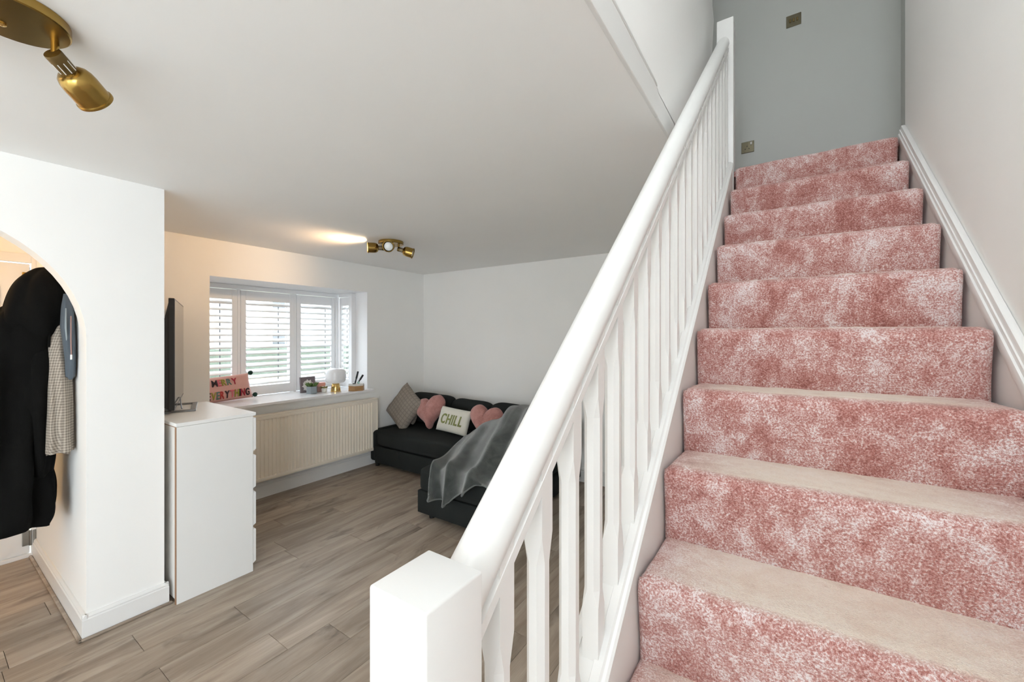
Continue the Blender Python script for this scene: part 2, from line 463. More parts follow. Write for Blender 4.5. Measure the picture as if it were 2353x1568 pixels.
b_ = BM(); box(b_, -1.6, 0.64, Y0 + 0.05, 3.70, CZ + 0.125, ZL - 0.008)
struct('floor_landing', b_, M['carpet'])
# unseen dining end behind the camera, glazed door and window added to admit daylight
b_ = BM()
box(b_, AX - 0.13, -0.65, -5.7, -5.6, 0, CZ); box(b_, 0.25, 2.7, -5.7, -5.6, 0, CZ); box(b_, -0.65, 0.25, -5.7, -5.6, 2.15, CZ)
struct('wall_rear', b_, M['wall'])
b_ = BM()
box(b_, 2.6, 2.7, -5.6, -5.3, 0, CZ); box(b_, 2.6, 2.7, -2.3, -0.95, 0, CZ); box(b_, 2.6, 2.7, -5.3, -2.3, 0, 0.2); box(b_, 2.6, 2.7, -5.3, -2.3, 2.25, CZ)
struct('wall_rear_right', b_, M['wall'])
b_ = BM(); box(b_, RX, 2.7, -0.95, -0.85, 0, CZ); struct('wall_dining_return', b_, M['wall'])
b_ = BM()
for xx in (-0.65, 0.18): box(b_, xx, xx + 0.07, -5.66, -5.61, 0, 2.15, 0.004)
for zz in (0.0, 2.08): box(b_, -0.65, 0.25, -5.66, -5.61, zz, zz + 0.07, 0.004)
struct('added_rear_door', b_, M['upvc'])
b_ = BM()
for yy in (-5.3, -4.34, -3.35, -2.36): box(b_, 2.62, 2.67, yy, yy + 0.06, 0.2, 2.25, 0.004)
for zz in (0.2, 2.19): box(b_, 2.62, 2.67, -5.3, -2.3, zz, zz + 0.06, 0.004)
struct('added_side_window', b_, M['upvc'])

# fascia board and bead along the stairwell edge of the ceiling
b_ = BM(); box(b_, BXW, BXW + 0.014, -0.75, 1.58, CZ - 0.004, CZ + 0.10, 0.003)
box(b_, BXW + 0.0, BXW + 0.012, 1.581, 1.95, CZ - 0.004, CZ + 0.092, 0.003)
t1 = struct('trim_1', b_, M['gloss'])
b_ = BM(); box(b_, BXW, BXW + 0.016, -0.75, 1.56, CZ + 0.099, CZ + 0.113, 0.003); put('bead', b_, M['gloss'], t1, smooth=True)

# skirting
def skirting(name, segs, h=0.125, th=0.018):
    """segs: list of (axis, fixed, a0, a1, outward sign)."""
    b2 = BM()
    for ax, fx, a0, a1, sg in segs:
        prof = [(0, 0), (th, 0), (th, h * 0.80), (th * 0.72, h * 0.84), (th * 0.80, h * 0.90), (th * 0.35, h), (0, h)]
        prof = [(fx + sg * d, z) for d, z in prof]
        prism(b2, prof, 'y' if ax == 'y' else 'x', a0, a1)
    return struct(name, b2, M['gloss'])
skirting('baseboard_left', [('y', WX, NY, SY, 1)], 0.14)
skirting('baseboard_arch', [('y', AX, y1a - 0.017, NY + 0.017, 1)], 0.12)
def sk_y(name, y, x0, x1, sg, h=0.12, th=0.018):
    b2 = BM()
    prof = [(y, 0), (y + sg * th, 0), (y + sg * th, h * 0.8), (y + sg * th * .72, h * .84), (y + sg * th * .8, h * .9), (y + sg * th * .35, h), (y, h)]
    prism(b2, prof, 'x', x0, x1)
    return struct(name, b2, M['gloss'])
sk_y('baseboard_hall', y1a, -4.30, AX + 0.016, -1)
sk_y('baseboard_nib_end', NY, -4.06, AX + 0.016, 1)
sk_y('baseboard_far', SY, WX + 0.02, RX, -1, 0.14)
b_ = BM(); box(b_, AX + 0.018, AX + 0.034, y1a - 0.034, NY + 0.03, 0, 0.013, 0.005); box(b_, -4.30, AX + 0.034, y1a - 0.034, y1a - 0.018, 0, 0.013, 0.005)
struct('trim_floor_bead', b_, M['laminate'])

# ------------------------------------------------------------------ hall door
d = empty('door_1', (-4.33, 0.0, 0), kind='structure')
b_ = BM(); box(b_, -4.345, -4.31, -0.40, 0.487, 0.03, 2.008, 0.003); leaf = put('door_leaf', b_, M['gloss'], d)
for zz0, zz1 in ((0.25, 0.85), (1.05, 1.85)):
    for yy0, yy1 in ((-0.28, 0.01), (0.09, 0.36)):
        b_ = BM(); box(b_, -4.311, -4.303, yy0, yy1, zz0, zz1, 0.006); put('door_panel', b_, M['gloss'], leaf)
b_ = BM(); box(b_, -4.33, -4.29, 0.492, y1a, 0, 2.075, 0.003); box(b_, -4.33, -4.29, -0.46, -0.405, 0, 2.075, 0.003); box(b_, -4.33, -4.29, -0.405, 0.492, 2.014, 2.075, 0.003)
put('door_frame', b_, M['gloss'], d)
b_ = BM(); box(b_, -4.36, -4.30, -0.46, y1a, 0, 0.026, 0.003); put('threshold', b_, M['gloss'], d)
for zz in (0.135, 1.02, 1.90):
    b_ = BM(); box(b_, -4.312, -4.296, 0.452, 0.484, zz - 0.05, zz + 0.05, 0.003); box(b_, -4.292, -4.286, 0.497, 0.513, zz - 0.05, zz + 0.05, 0.002)
    tube(b_, [(-4.295, 0.489, zz - 0.052), (-4.295, 0.489, zz + 0.052)], 0.008, 10)
    put('hinge', b_, M['chrome'] if zz < 1.5 else M['brass'], d)
l = bpy.data.lights.new('hall_lamp_light', 'POINT'); l.energy = 4; l.color = (1.0, 0.54, 0.15); l.shadow_soft_size = 0.06
lo = bpy.data.objects.new('hall_lamp_light', l); COL.objects.link(lo); lo.location = (-3.75, -0.35, 2.16)

# ------------------------------------------------------------------ bay window, sill, shutters
FX = WX - 0.50                               # shutter plane
GXo = WX - 0.58
w = empty('window_1', (GXo, 2.2, OZ0), kind='structure')
b_ = BM()
for yy in (OY0, 1.86, 2.425, OY1 - 0.05):
    box(b_, GXo - 0.03, GXo + 0.02, yy, yy + 0.05, OZ0, OZ1, 0.003)
for zz in (OZ0, OZ1 - 0.05): box(b_, GXo - 0.03, GXo + 0.02, OY0, OY1, zz, zz + 0.05, 0.003)
for xx in (WX - 0.23, GXo): box(b_, xx - 0.03, xx, OY1, OY1 + 0.05, OZ0, OZ1, 0.003)
for zz in (OZ0, OZ1 - 0.05): box(b_, GXo, WX - 0.23, OY1, OY1 + 0.05, zz, zz + 0.05, 0.003)
put('window_frame', b_, M['upvc'], w)
gm, gn, gl, gb = new_mat('window_glass')
gb.inputs['Base Color'].default_value = (0.95, 0.98, 0.97, 1); gb.inputs['Roughness'].default_value = 0.02
gb.inputs['Alpha'].default_value = 0.08
for a, c in ((OY0 + 0.05, 1.86), (1.91, 2.425), (2.475, OY1 - 0.05)):
    b_ = BM(); box(b_, GXo - 0.008, GXo - 0.004, a, c, OZ0 + 0.05, OZ1 - 0.05); put('pane', b_, gm, w)
b_ = BM(); box(b_, GXo, WX - 0.26, OY1 + 0.024, OY1 + 0.028, OZ0 + 0.05, OZ1 - 0.05); put('pane', b_, gm, w)
b_ = BM()
prism(b_, [(FX - 0.03, OY0 + 0.004), (WX + 0.002, OY0 + 0.004), (WX + 0.002, OY0 - 0.03), (WX + 0.085, OY0 - 0.03), (WX + 0.085, OY1 + 0.03), (WX + 0.002, OY1 + 0.03), (WX + 0.002, OY1 - 0.004), (FX - 0.03, OY1 - 0.004)], 'z', OZ0 - 0.004, 0.893)
bmesh.ops.bevel(b_, geom=[e for e in b_.edges if all(v.co.x > WX + 0.08 for v in e.verts)], offset=0.006, segments=3, affect='EDGES')
put('window_sill', b_, M['sill'], w, smooth=True)

# shutter frame posts (fixed)
b_ = BM()
ZS0, ZS1 = 0.8935, 2.01
box(b_, FX - 0.035, FX + 0.012, OY0 + 0.002, OY1 - 0.002, ZS1 - 0.028, OZ1 - 0.004, 0.003)
box(b_, FX - 0.035, FX + 0.010, 1.872, 1.900, ZS0, ZS1 - 0.028, 0.003); box(b_, FX - 0.035, FX + 0.010, 2.441, 2.467, ZS0, ZS1 - 0.028, 0.003)
box(b_, FX - 0.035, FX + 0.03, 2.94, 2.985, ZS0, ZS1 - 0.028, 0.003)
box(b_, FX + 0.03, WX - 0.225, 2.975, OY1 - 0.002, ZS1 - 0.028, OZ1 - 0.004, 0.003)
box(b_, WX - 0.2315, WX - 0.214, 2.978, OY1 - 0.0032, ZS0, ZS1 - 0.028, 0.002)
so = put('trim_shutter_frame', b_, M['shutter']); so['kind'] = 'structure'

def louvre_mesh(ln):
    b2 = BM(); pts = []
    n = 14; hw, ht = 0.0315, 0.0055
    for k in range(n):
        a = 2 * PI * k / n; pts.append((hw * math.cos(a), ht * math.sin(a)))
    prism(b2, pts, 'y', -ln / 2, ln / 2)
    me = bpy.data.meshes.new('louvre'); b2.to_mesh(me); b2.free(); me.materials.append(M['shutter'])
    for p in me.polygons: p.use_smooth = len(p.vertices) == 4
    return me
def shutter(label, along, a0, a1, fixed, rod_frac, sgn=1):
    """A plantation shutter panel along y (front) or x (return)."""
    st, zb, zt = 0.048, 0.097, 0.10
    z0, z1 = ZS0 + 0.004, ZS1 - 0.032
    def bx(b2, p0, p1, d0, d1, q0, q1, bev=0.003):
        if along == 'y': box(b2, fixed + d0, fixed + d1, p0, p1, q0, q1, bev)
        else: box(b2, p0, p1, fixed - d1, fixed - d0, q0, q1, bev)
    mid = (a0 + a1) / 2
    base = (fixed, mid, z0) if along == 'y' else (mid, fixed, z0)
    t = empty('plantation_shutter', base, label, 'shutter', 'white plantation shutters in the bay')
    for p0, p1 in ((a0, a0 + st), (a1 - st, a1)):
        b2 = BM(); bx(b2, p0, p1, -0.014, 0.014, z0, z1); put('stile', b2, M['shutter'], t)
    for q0, q1 in ((z0, z0 + zb), (z1 - zt, z1)):
        b2 = BM(); bx(b2, a0 + st, a1 - st, -0.013, 0.013, q0, q1); put('rail', b2, M['shutter'], t)
    zz0, zz1 = z0 + zb, z1 - zt
    n = 14; pitch = (zz1 - zz0) / n
    me = louvre_mesh(a1 - a0 - 2 * st - 0.004)
    for k in range(n):
        o = bpy.data.objects.new('louvre', me); COL.objects.link(o); o.parent = t
        o.location = Vector((0, 0, zz0 + pitch * (k + 0.5) - z0))
        tilt = math.radians(35)
        o.rotation_euler = (0, tilt, 0) if along == 'y' else (0, -tilt, PI / 2)
        if along != 'y': o.rotation_euler = Matrix.Rotation(-PI / 2, 3, 'Z').to_euler() if False else (0, tilt, -PI / 2)
    rp = a0 + st + (a1 - a0 - 2 * st) * rod_frac
    b2 = BM(); bx(b2, rp - 0.004, rp + 0.004, -0.036, -0.030, zz0 + 0.02, zz1 - 0.01, 0.0); put('tilt_rod', b2, M['tiltrod'], t)
    return t
shutter('shutter panel at the left end of the bay, behind the lettered cushion', 'y', OY0 + 0.004, 1.870, FX, 0.72)
shutter('widest shutter panel, in the middle of the bay', 'y', 1.902, 2.439, FX, 0.77)
shutter('shutter panel of the bay front behind the daisy canvas and plant pot', 'y', 2.469, 2.938, FX, 0.86)
shutter('narrow side shutter panel on the bay return above the wooden box', 'x', FX + 0.034, WX - 0.232, 2.995, 0.30)

# ------------------------------------------------------------------ radiator
RY0, RY1, RZ0, RZ1, RFX = 1.30, 3.11, 0.178, 0.785, -3.985
r = empty('radiator', (RFX - 0.04, 2.2, RZ0), 'cream panel radiator with vertical ridges under the bay window', 'radiator')
b_ = BM()
pitch = 0.0355; nr_ = int((RY1 - RY0 - 0.04) / pitch)
ys0 = RY0 + 0.02
prof = [(RY0, RFX - 0.006)]
for k in range(nr_):
    y = ys0 + k * pitch
    prof += [(y, RFX - 0.006), (y + 0.005, RFX + 0.004), (y + 0.022, RFX + 0.004), (y + 0.027, RFX - 0.006)]
prof += [(RY1, RFX - 0.006), (RY1, RFX - 0.012), (RY0, RFX - 0.012)]
prism(b_, [(x, y) for y, x in prof], 'z', RZ0 + 0.035, RZ1 - 0.045)
put('front_panel', b_, M['radiator'], r)
b_ = BM(); box(b_, RFX - 0.012, RFX + 0.004, RY0, RY1, RZ1 - 0.045, RZ1 - 0.012, 0.004); box(b_, RFX - 0.012, RFX + 0.004, RY0, RY1, RZ0, RZ0 + 0.036, 0.005)
put('header_channel', b_, M['radiator'], r, smooth=True)
b_ = BM(); box(b_, RFX - 0.065, RFX + 0.006, RY0 - 0.003, RY1 + 0.003, RZ1 - 0.014, RZ1, 0.004)
put('top_grille', b_, M['radiator'], r, smooth=True)
for yy in (RY0 - 0.002, RY1 - 0.002):
    b_ = BM(); box(b_, RFX - 0.065, RFX + 0.003, yy, yy + 0.004, RZ0 + 0.01, RZ1, 0.0015); put('end_panel', b_, M['radiator'], r)
b_ = BM(); box(b_, RFX - 0.063, RFX - 0.05, RY0 + 0.01, RY1 - 0.01, RZ0 + 0.01, RZ1 - 0.014, 0.002); put('back_panel', b_, M['radiator'], r)
b_ = BM(); tube(b_, [(RFX - 0.03, RY1 + 0.001, RZ1 - 0.04), (RFX - 0.03, RY1 + 0.018, RZ1 - 0.04)], 0.009, 10); put('bleed_valve', b_, M['chrome'], r)
for yy in (RY0 + 0.3, RY1 - 0.34):
    b_ = BM(); box(b_, RFX - 0.082, RFX - 0.06, yy, yy + 0.04, RZ0 + 0.05, RZ1 - 0.05); put('bracket', b_, M['radiator'], r)

# ------------------------------------------------------------------ chest of drawers
CX0, CX1, CY0, CY1, CH = -3.62, -2.85, 0.858, 1.258, 1.022
c = empty('chest_of_drawers', ((CX0 + CX1) / 2, (CY0 + CY1) / 2, 0), 'tall white four-drawer chest standing against the end of the arch wall', 'chest')
b_ = BM(); box(b_, CX1 - 0.018, CX1, CY0 + 0.002, CY1, 0.0, CH - 0.022, 0.001); put('side_panel', b_, M['chest'], c)
b_ = BM(); box(b_, CX0, CX0 + 0.018, CY0 + 0.002, CY1, 0.0, CH - 0.022, 0.001); put('side_panel', b_, M['chest'], c)
b_ = BM(); box(b_, CX0, CX1, CY0, CY1 + 0.018, CH - 0.021, CH, 0.002); put('top_panel', b_, M['chest'], c)
b_ = BM(); box(b_, CX0 + 0.018, CX1 - 0.019, CY0 + 0.004, CY0 + 0.012, 0.02, CH - 0.022); put('back_panel', b_, M['chestback'], c)
b_ = BM(); box(b_, CX1 - 0.0185, CX1 - 0.0005, CY0 - 0.0012, CY0 + 0.002, 0.0, CH - 0.022)
box(b_, CX0 + 0.02, CX1 - 0.018, CY0 - 0.001, CY0 + 0.0005, CH - 0.024, CH - 0.0205); put('raw_edge', b_, M['rawedge'], c)
b_ = BM(); box(b_, CX0 + 0.018, CX1 - 0.018, CY1 - 0.03, CY1 - 0.012, 0.0, CH - 0.022); put('inner_face', b_, M['chestback'], c)
for z0, z1 in ((0.772, 0.985), (0.532, 0.745), (0.292, 0.507), (0.050, 0.268)):
    b_ = BM()
    prism(b_, [(CY1 - 0.001, z0), (CY1 + 0.018, z0 + 0.012), (CY1 + 0.018, z1 - 0.002), (CY1 + 0.016, z1), (CY1 - 0.001, z1)], 'x', CX0 + 0.002, CX1 - 0.002)
    dr = put('drawer', b_, M['chest'], c)
    b_ = BM(); box(b_, CX0 + 0.03, CX1 - 0.03, CY0 + 0.03, CY1 - 0.031, z0 + 0.01, z1 - 0.05); put('drawer_box', b_, M['chestback'], dr)

# ------------------------------------------------------------------ television on the chest
tn = Vector((-3.20, 0.955, 0)); tf = Vector((-4.02, 1.257, 0))
td = (tf - tn).normalized(); tw = (tf - tn).length
tnor = Vector((-td.y, td.x, 0))
if tnor.y < 0: tnor = -tnor
tv = empty('television', ((tn + tf) / 2).to_tuple()[:2] + (CH,), 'black flat television turned towards the sofa on the white chest', 'television')
TM = Matrix(((td.x, tnor.x, 0, tn.x), (td.y, tnor.y, 0, tn.y), (0, 0, 1, 0), (0, 0, 0, 1)))
def tvbox(x0, x1, y0, y1, z0, z1, bev=0.0):
    t = BM(); box(t, x0, x1, y0, y1, z0, z1, bev); bmesh.ops.transform(t, matrix=TM, verts=t.verts); return t
Z0, Z1 = 1.045, 1.755
b_ = tvbox(0, tw, -0.030, 0.0, Z0, Z1, 0.004); put('bezel', b_, M['black'], tv)
b_ = tvbox(0.010, tw - 0.010, 0.0, 0.0012, Z0 + 0.018, Z1 - 0.010); put('screen', b_, M['screen'], tv)
t = BM(); prism(t, [(-0.028, Z0 + 0.005), (-0.075, Z0 + 0.03), (-0.085, Z0 + 0.28), (-0.062, Z0 + 0.52), (-0.028, Z1 - 0.012)], 'x', 0.02, tw - 0.02)
bmesh.ops.transform(t, matrix=TM, verts=t.verts); put('back_housing', t, M['black'], tv, smooth=True)
t = tvbox(0.10, tw - 0.10, -0.16, -0.084, Z0 + 0.05, Z0 + 0.46, 0.01); put('rear_box', t, M['black'], tv)
t = BM()
zf0, zf1 = CH, CH + 0.012
box(t, 0.06, 0.09, -0.09, 0.105, zf0, zf1, 0.002); box(t, 0.41, 0.44, -0.06, 0.105, zf0, zf1, 0.002); box(t, 0.09, 0.41, 0.075, 0.105, zf0, zf1, 0.002)
box(t, 0.06, 0.10, -0.02, -0.004, zf0, Z0 + 0.02, 0.002); box(t, 0.41, 0.44, -0.02, -0.004, zf0, Z0 + 0.02, 0.002)
bmesh.ops.transform(t, matrix=TM, verts=t.verts); put('stand', t, M['grey_metal'], tv)
t = BM(); tube(t, [TM @ Vector(p) for p in ((0.40, 0.006, Z0 + 0.035), (0.22, 0.02, CH + 0.035), (0.11, 0.03, CH + 0.018))], 0.004, 8); put('power_cable', t, M['grey_metal'], tv)

# ------------------------------------------------------------------ staircase with carpet
st = empty('staircase', (0.1, 1.4, 0), 'straight staircase covered in pink plush carpet rising to the landing', 'staircase')
XL, XR = -0.272, 0.462
def step_mesh(k):
    yk, zk = Y0 - GO * k, ZL - RISE * k
    prof = []                                # (y, z, tread_sheen)
    zb = zk - RISE - 0.014
    nrz = 9
    for i in range(nrz + 1):
        f = i / nrz
        z = zb + f * (zk - 0.040 - zb)
        y = yk + 0.016 - 0.018 * f ** 1.5
        prof.append((y, z, 0.0))
    R = 0.034
    cy, cz = yk - 0.002 + R, zk - R
    for i in range(1, 9):
        a = PI - (PI / 2) * i / 8
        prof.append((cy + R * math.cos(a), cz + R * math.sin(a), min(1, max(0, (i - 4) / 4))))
    back = yk + GO + 0.05 if k else yk + 0.10
    nb = 10
    for i in range(1, nb + 1):
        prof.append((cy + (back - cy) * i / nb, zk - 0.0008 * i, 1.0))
    bm = BM(); wl = bm.verts.layers.float.new('tread_sheen')
    NX = 70
    xl = -0.243 - 0.023 * (Y0 - yk); xr = XR
    V = []
    cyy, czz = yk + 0.12, zk - 0.10
    for i in range(NX + 1):
        x = xl + (xr - xl) * i / NX
        e = min(x - xl, xr - x)
        er = 0.022
        pull = er * (1 - math.sqrt(max(0, 1 - (1 - min(1, e / er)) ** 2)))
        col_ = []
        for (y, z, wv) in prof:
            nz_ = mnoise.noise(Vector((x * 9, y * 9, z * 9))) * 0.0035 + mnoise.noise(Vector((x * 40, y * 40, z * 40 + k))) * 0.0016
            dv = Vector((0, -1, 0)) if wv == 0 else Vector((0, 0, 1)) if wv == 1 else Vector((0, -0.7, 0.7))
            p = Vector((x, y, z)) + dv * nz_
            if pull:
                cc = Vector((x, cyy, czz)); p = p - dv * pull * (0.9 if wv else 0.35)
            vv = bm.verts.new(p)
            # the painted tread sheen is strongest on the middle of the tread
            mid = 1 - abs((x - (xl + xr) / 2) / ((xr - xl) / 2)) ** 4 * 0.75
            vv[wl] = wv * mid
            col_.append(vv)
        V.append(col_)
    for i in range(NX):
        for j in range(len(prof) - 1):
            bm.faces.new((V[i][j], V[i + 1][j], V[i + 1][j + 1], V[i][j + 1]))
    for col_ in (V[0], V[-1]):               # close the ends down to the tread below
        lo = bm.verts.new((col_[0].co.x, col_[-1].co.y, col_[0].co.z)); bm.faces.new(col_ + [lo])
    return bm
for k in range(NST):
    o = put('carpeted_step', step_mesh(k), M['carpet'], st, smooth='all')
# inner wall string with moulded cap
def raked(bm, x0, x1, ya, yb, r0, r1, bev=0.0):
    prism(bm, [(ya, nos(ya) + r0), (yb, nos(yb) + r0), (yb, nos(yb) + r1), (ya, nos(ya) + r1)], 'x', x0, x1, bev)
b_ = BM(); raked(b_, 0.476, RX, -0.2, 2.79, -0.34, -0.01); put('wall_string', b_, M['gloss'], st)
b_ = BM(); raked(b_, 0.470, RX, -0.2, 2.79, -0.070, -0.028, 0.004); raked(b_, 0.480, RX, -0.2, 2.785, -0.028, 0.014, 0.006); put('string_cap', b_, M['gloss'], st, smooth=True)
# outer string (leans in by the same small drift as the balustrade)
def sheared(bm):
    for v in bm.verts: v.co.x += drift(v.co.y)
    return bm
b_ = BM(); raked(b_, -0.365, -0.300, 0.34, 2.72, -0.33, 0.005); put('outer_string', sheared(b_), M['gloss'], st)
b_ = BM(); prism(b_, [(0.39, 0), (SY - 0.02, 0), (SY - 0.02, ZL - 0.2), (2.72, nos(2.72) - 0.30), (0.39, max(0.01, nos(0.39) - 0.30))], 'x', -0.41, -0.368)
struct('wall_understair', b_, M['wall'])

# ------------------------------------------------------------------ balustrade
bal = empty('stair_balustrade', (-0.344, 1.5, 0), 'white gloss painted balustrade with newel posts and chamfered spindles along the stairs', 'balustrade')
def newel(x0, x1, y0, y1, z0, z1):
    b2 = BM(); box(b2, x0, x1, y0, y1, z0, z1)
    bmesh.ops.bevel(b2, geom=[e for e in b2.edges], offset=0.003, segments=3, affect='EDGES', profile=0.5)
    return put('newel_post', b2, M['gloss'], bal, smooth=True)
newel(-0.388, -0.299, 0.291, 0.384, 0.0, 1.240)
newel(-0.345, -0.255, 2.740, 2.830, ZL - 0.30, 3.415)
# handrail profile (x offset, height above nosing line measured vertically)
hp = [(-0.030, 0.655), (-0.033, 0.668), (-0.0335, 0.690), (-0.030, 0.706), (-0.022, 0.719), (-0.011, 0.727), (0.0, 0.730), (0.011, 0.727), (0.022, 0.719),
      (0.030, 0.706), (0.0335, 0.690), (0.033, 0.676), (0.029, 0.668), (0.024, 0.662), (0.024, 0.655), (0.031, 0.652), (0.031, 0.632), (-0.028, 0.632), (-0.028, 0.650)]
b_ = BM()
ya, yb = 0.375, 2.745
hx = -0.353
A = []; B_ = []
for dx, rz in hp:
    A.append(b_.verts.new((hx + dx + drift(ya), ya, nos(ya) + rz - 0.004))); B_.append(b_.verts.new((hx + dx + drift(yb), yb, nos(yb) + rz + 0.06)))
b_.faces.new(A); b_.faces.new(B_[::-1])
for i in range(len(hp)):
    j = (i + 1) % len(hp); b_.faces.new((A[i], A[j], B_[j], B_[i]))
put('handrail', b_, M['gloss'], bal, smooth=True)
# base rail on the string
bp = [(-0.038, 0.0), (-0.038, 0.020), (-0.030, 0.030), (-0.016, 0.030), (-0.016, 0.026), (0.020, 0.026), (0.022, 0.032), (0.040, 0.032), (0.044, 0.026), (0.050, 0.024), (0.055, 0.018), (0.055, 0.0)]
b_ = BM(); A = []; B_ = []; ya, yb = 0.384, 2.745
for dx, rz in bp:
    A.append(b_.verts.new((hx + dx + drift(ya), ya, nos(ya) + rz))); B_.append(b_.verts.new((hx + dx + drift(yb), yb, nos(yb) + rz)))
b_.faces.new(A); b_.faces.new(B_[::-1])
for i in range(len(bp)):
    j = (i + 1) % len(bp); b_.faces.new((A[i], A[j], B_[j], B_[i]))
put('base_rail', b_, M['gloss'], bal)
# stop-chamfered spindles: one mesh, shared
def spindle_mesh():
    bm = BM(); s = 0.0175; ch = 0.010
    levels = [(0.020, 0), (0.115, 0), (0.150, 1), (0.500, 1), (0.545, 0), (0.680, 0)]
    rings = []
    for rz, full in levels:
        e = 1e-4 + ch * full
        pts = [(-s + e, -s), (s - e, -s), (s, -s + e), (s, s - e), (s - e, s), (-s + e, s), (-s, s - e), (-s, -s + e)]
        if full: pts = [(px * 0.97, py * 0.97) for px, py in pts]
        rake = rz in (0.020, 0.680)
        rings.append([bm.verts.new((px, py, rz + (py * SL if rake else 0))) for px, py in pts])
    for R0, R1 in zip(rings, rings[1:]):
        for i in range(8): bm.faces.new((R0[i], R0[(i + 1) % 8], R1[(i + 1) % 8], R1[i]))
    bm.faces.new(rings[0][::-1]); bm.faces.new(rings[-1])
    bmesh.ops.recalc_face_normals(bm, faces=bm.faces)
    me = bpy.data.meshes.new('spindle'); bm.to_mesh(me); bm.free(); me.materials.append(M['gloss']); return me
sm = spindle_mesh()
k = 0; y = 0.468
while y < 2.71:
    o = bpy.data.objects.new('spindle', sm); COL.objects.link(o); o.parent = bal
    o.location = Vector((-0.341 + drift(y), y, nos(y))) - ORIG[bal.name]
    o.scale = (1, 1, 1 + 0.085 * (y - 0.4) / 2.3)
    y += GO / 2; k += 1

# ------------------------------------------------------------------ ceiling spotlights
def spot_head(root, base, stem_len, axis, lit, part='spot_head', s=1.0, bulb=True):
    """stem down from the plate, knuckle, neck and bell-shaped shade."""
    base = Vector(base); ax = Vector(axis).normalized()
    b2 = BM(); tube(b2, [base, base + Vector((0, 0, -stem_len))], 0.0085 * s, 12); put('stem', b2, M['brass'], root, smooth=True)
    p0 = base + Vector((0, 0, -stem_len + 0.006)) - ax * 0.010 * s
    b2 = BM(); lathe(b2, [(0.012 * s, 0.0), (0.0205 * s, 0.002), (0.0215 * s, 0.006), (0.0205 * s, 0.05 * s), (0.020 * s, 0.056 * s)], p0, ax, 28)
    neck = put('neck', b2, M['brass_dark'], root, smooth=True)
    a, b3, dd = frame_of(ax)
    for q in range(9):                       # vent slots
        an = 2 * PI * q / 9 + 0.3; rr = 0.0208 * s
        e = (a * math.cos(an) + b3 * math.sin(an))
        b2 = BM(); tube(b2, [p0 + e * rr + ax * 0.022 * s, p0 + e * rr + ax * 0.048 * s], 0.0013 * s, 6); put('vent_slot', b2, M['whitepot'], neck)
    p1 = p0 + ax * 0.050 * s
    prof = [(0.020, 0.0), (0.030, 0.004), (0.038, 0.012), (0.0425, 0.024), (0.0440, 0.038), (0.0440, 0.082), (0.0475, 0.084), (0.0475, 0.090), (0.0440, 0.091),
            (0.0415, 0.088), (0.0410, 0.040), (0.036, 0.018), (0.012, 0.008)]
    b2 = BM(); lathe(b2, [(r_ * s, h * s) for r_, h in prof], p1, ax, 36); sh = put('shade', b2, M['brass'], root, smooth=True)
    b2 = BM(); lathe(b2, [(0.010 * s, 0.02 * s), (0.014 * s, 0.035 * s), (0.034 * s, 0.070 * s), (0.036 * s, 0.078 * s), (0.030 * s, 0.084 * s), (0.012 * s, 0.087 * s)], p1, ax, 24)
    put('bulb', b2, M['bulb_lit'] if lit else M['bulb_off'], sh, smooth=True)
    return p1 + ax * 0.094 * s
def ceiling_spot(name, cxy, label, heads):
    root = empty(name, (cxy[0], cxy[1], CZ), label, 'ceiling light', 'brass ceiling spotlights')
    b2 = BM(); lathe(b2, [(0.105, 0.0), (0.107, 0.002), (0.107, 0.024), (0.104, 0.0265)], (cxy[0], cxy[1], CZ - 0.0005), (0, 0, -1), 48); put('ceiling_plate', b2, M['brass'], root, smooth=True)
    outs = []
    for (dx, dy, sl, ax, lit) in heads:
        outs.append(spot_head(root, (cxy[0] + dx, cxy[1] + dy, CZ - 0.026), sl, ax, lit))
    b2 = BM(); lathe(b2, [(0.008, 0), (0.008, 0.004), (0.004, 0.007)], (cxy[0] - 0.035, cxy[1] - 0.01, CZ - 0.026), (0, 0, -1), 14); put('screw', b2, M['brass_shiny'], root, smooth=True)
    return outs
RT = Vector((0.831, 0.556, 0)); FW = Vector((-0.556, 0.831, 0)); DN = Vector((0, 0, -1))
o1 = ceiling_spot('ceiling_spotlight', (-2.88, 2.39), 'brass triple ceiling spotlight at the window end of the room, one bulb lit',
                  [(-0.055, -0.04, 0.038, -RT + DN * 0.05 - FW * 0.42, True), (0.035, -0.03, 0.028, -FW * 0.85 + RT * 0.10 + DN * 0.22, False), (0.03, 0.06, 0.040, RT * 0.95 + DN * 0.28 + FW * 0.1, False)])
o2 = ceiling_spot('ceiling_spotlight', (-1.631, 0.152), 'brass ceiling spotlight close by above the arch wall, cut by the picture edge',
                  [(-0.026, 0.080, 0.042, RT * -0.06 + DN * 0.50 + FW * 1.0, False), (-0.06, -0.055, 0.040, -RT * 0.9 - FW * 0.3 + DN * 0.2, True), (0.055, -0.065, 0.040, RT * 0.1 - FW * 1.0, False)])
def lamp_spot(name, p, ax, power, cone, blend=0.6):
    l = bpy.data.lights.new(name, 'SPOT'); l.energy = power; l.color = (1.0, 0.62, 0.33); l.spot_size = math.radians(cone); l.spot_blend = blend; l.shadow_soft_size = 0.03
    o = bpy.data.objects.new(name, l); COL.objects.link(o); o.location = p
    o.rotation_euler = Vector(ax).to_track_quat('-Z', 'Y').to_euler()
lamp_spot('lit_bulb_far_light', o1[0], -RT + DN * 0.16 - FW * 0.30, 13, 140, 1.0)
lamp_spot('lit_bulb_near_light', o2[1], -RT * 0.9 - FW * 0.3 + DN * 0.2, 10, 110, 0.9)

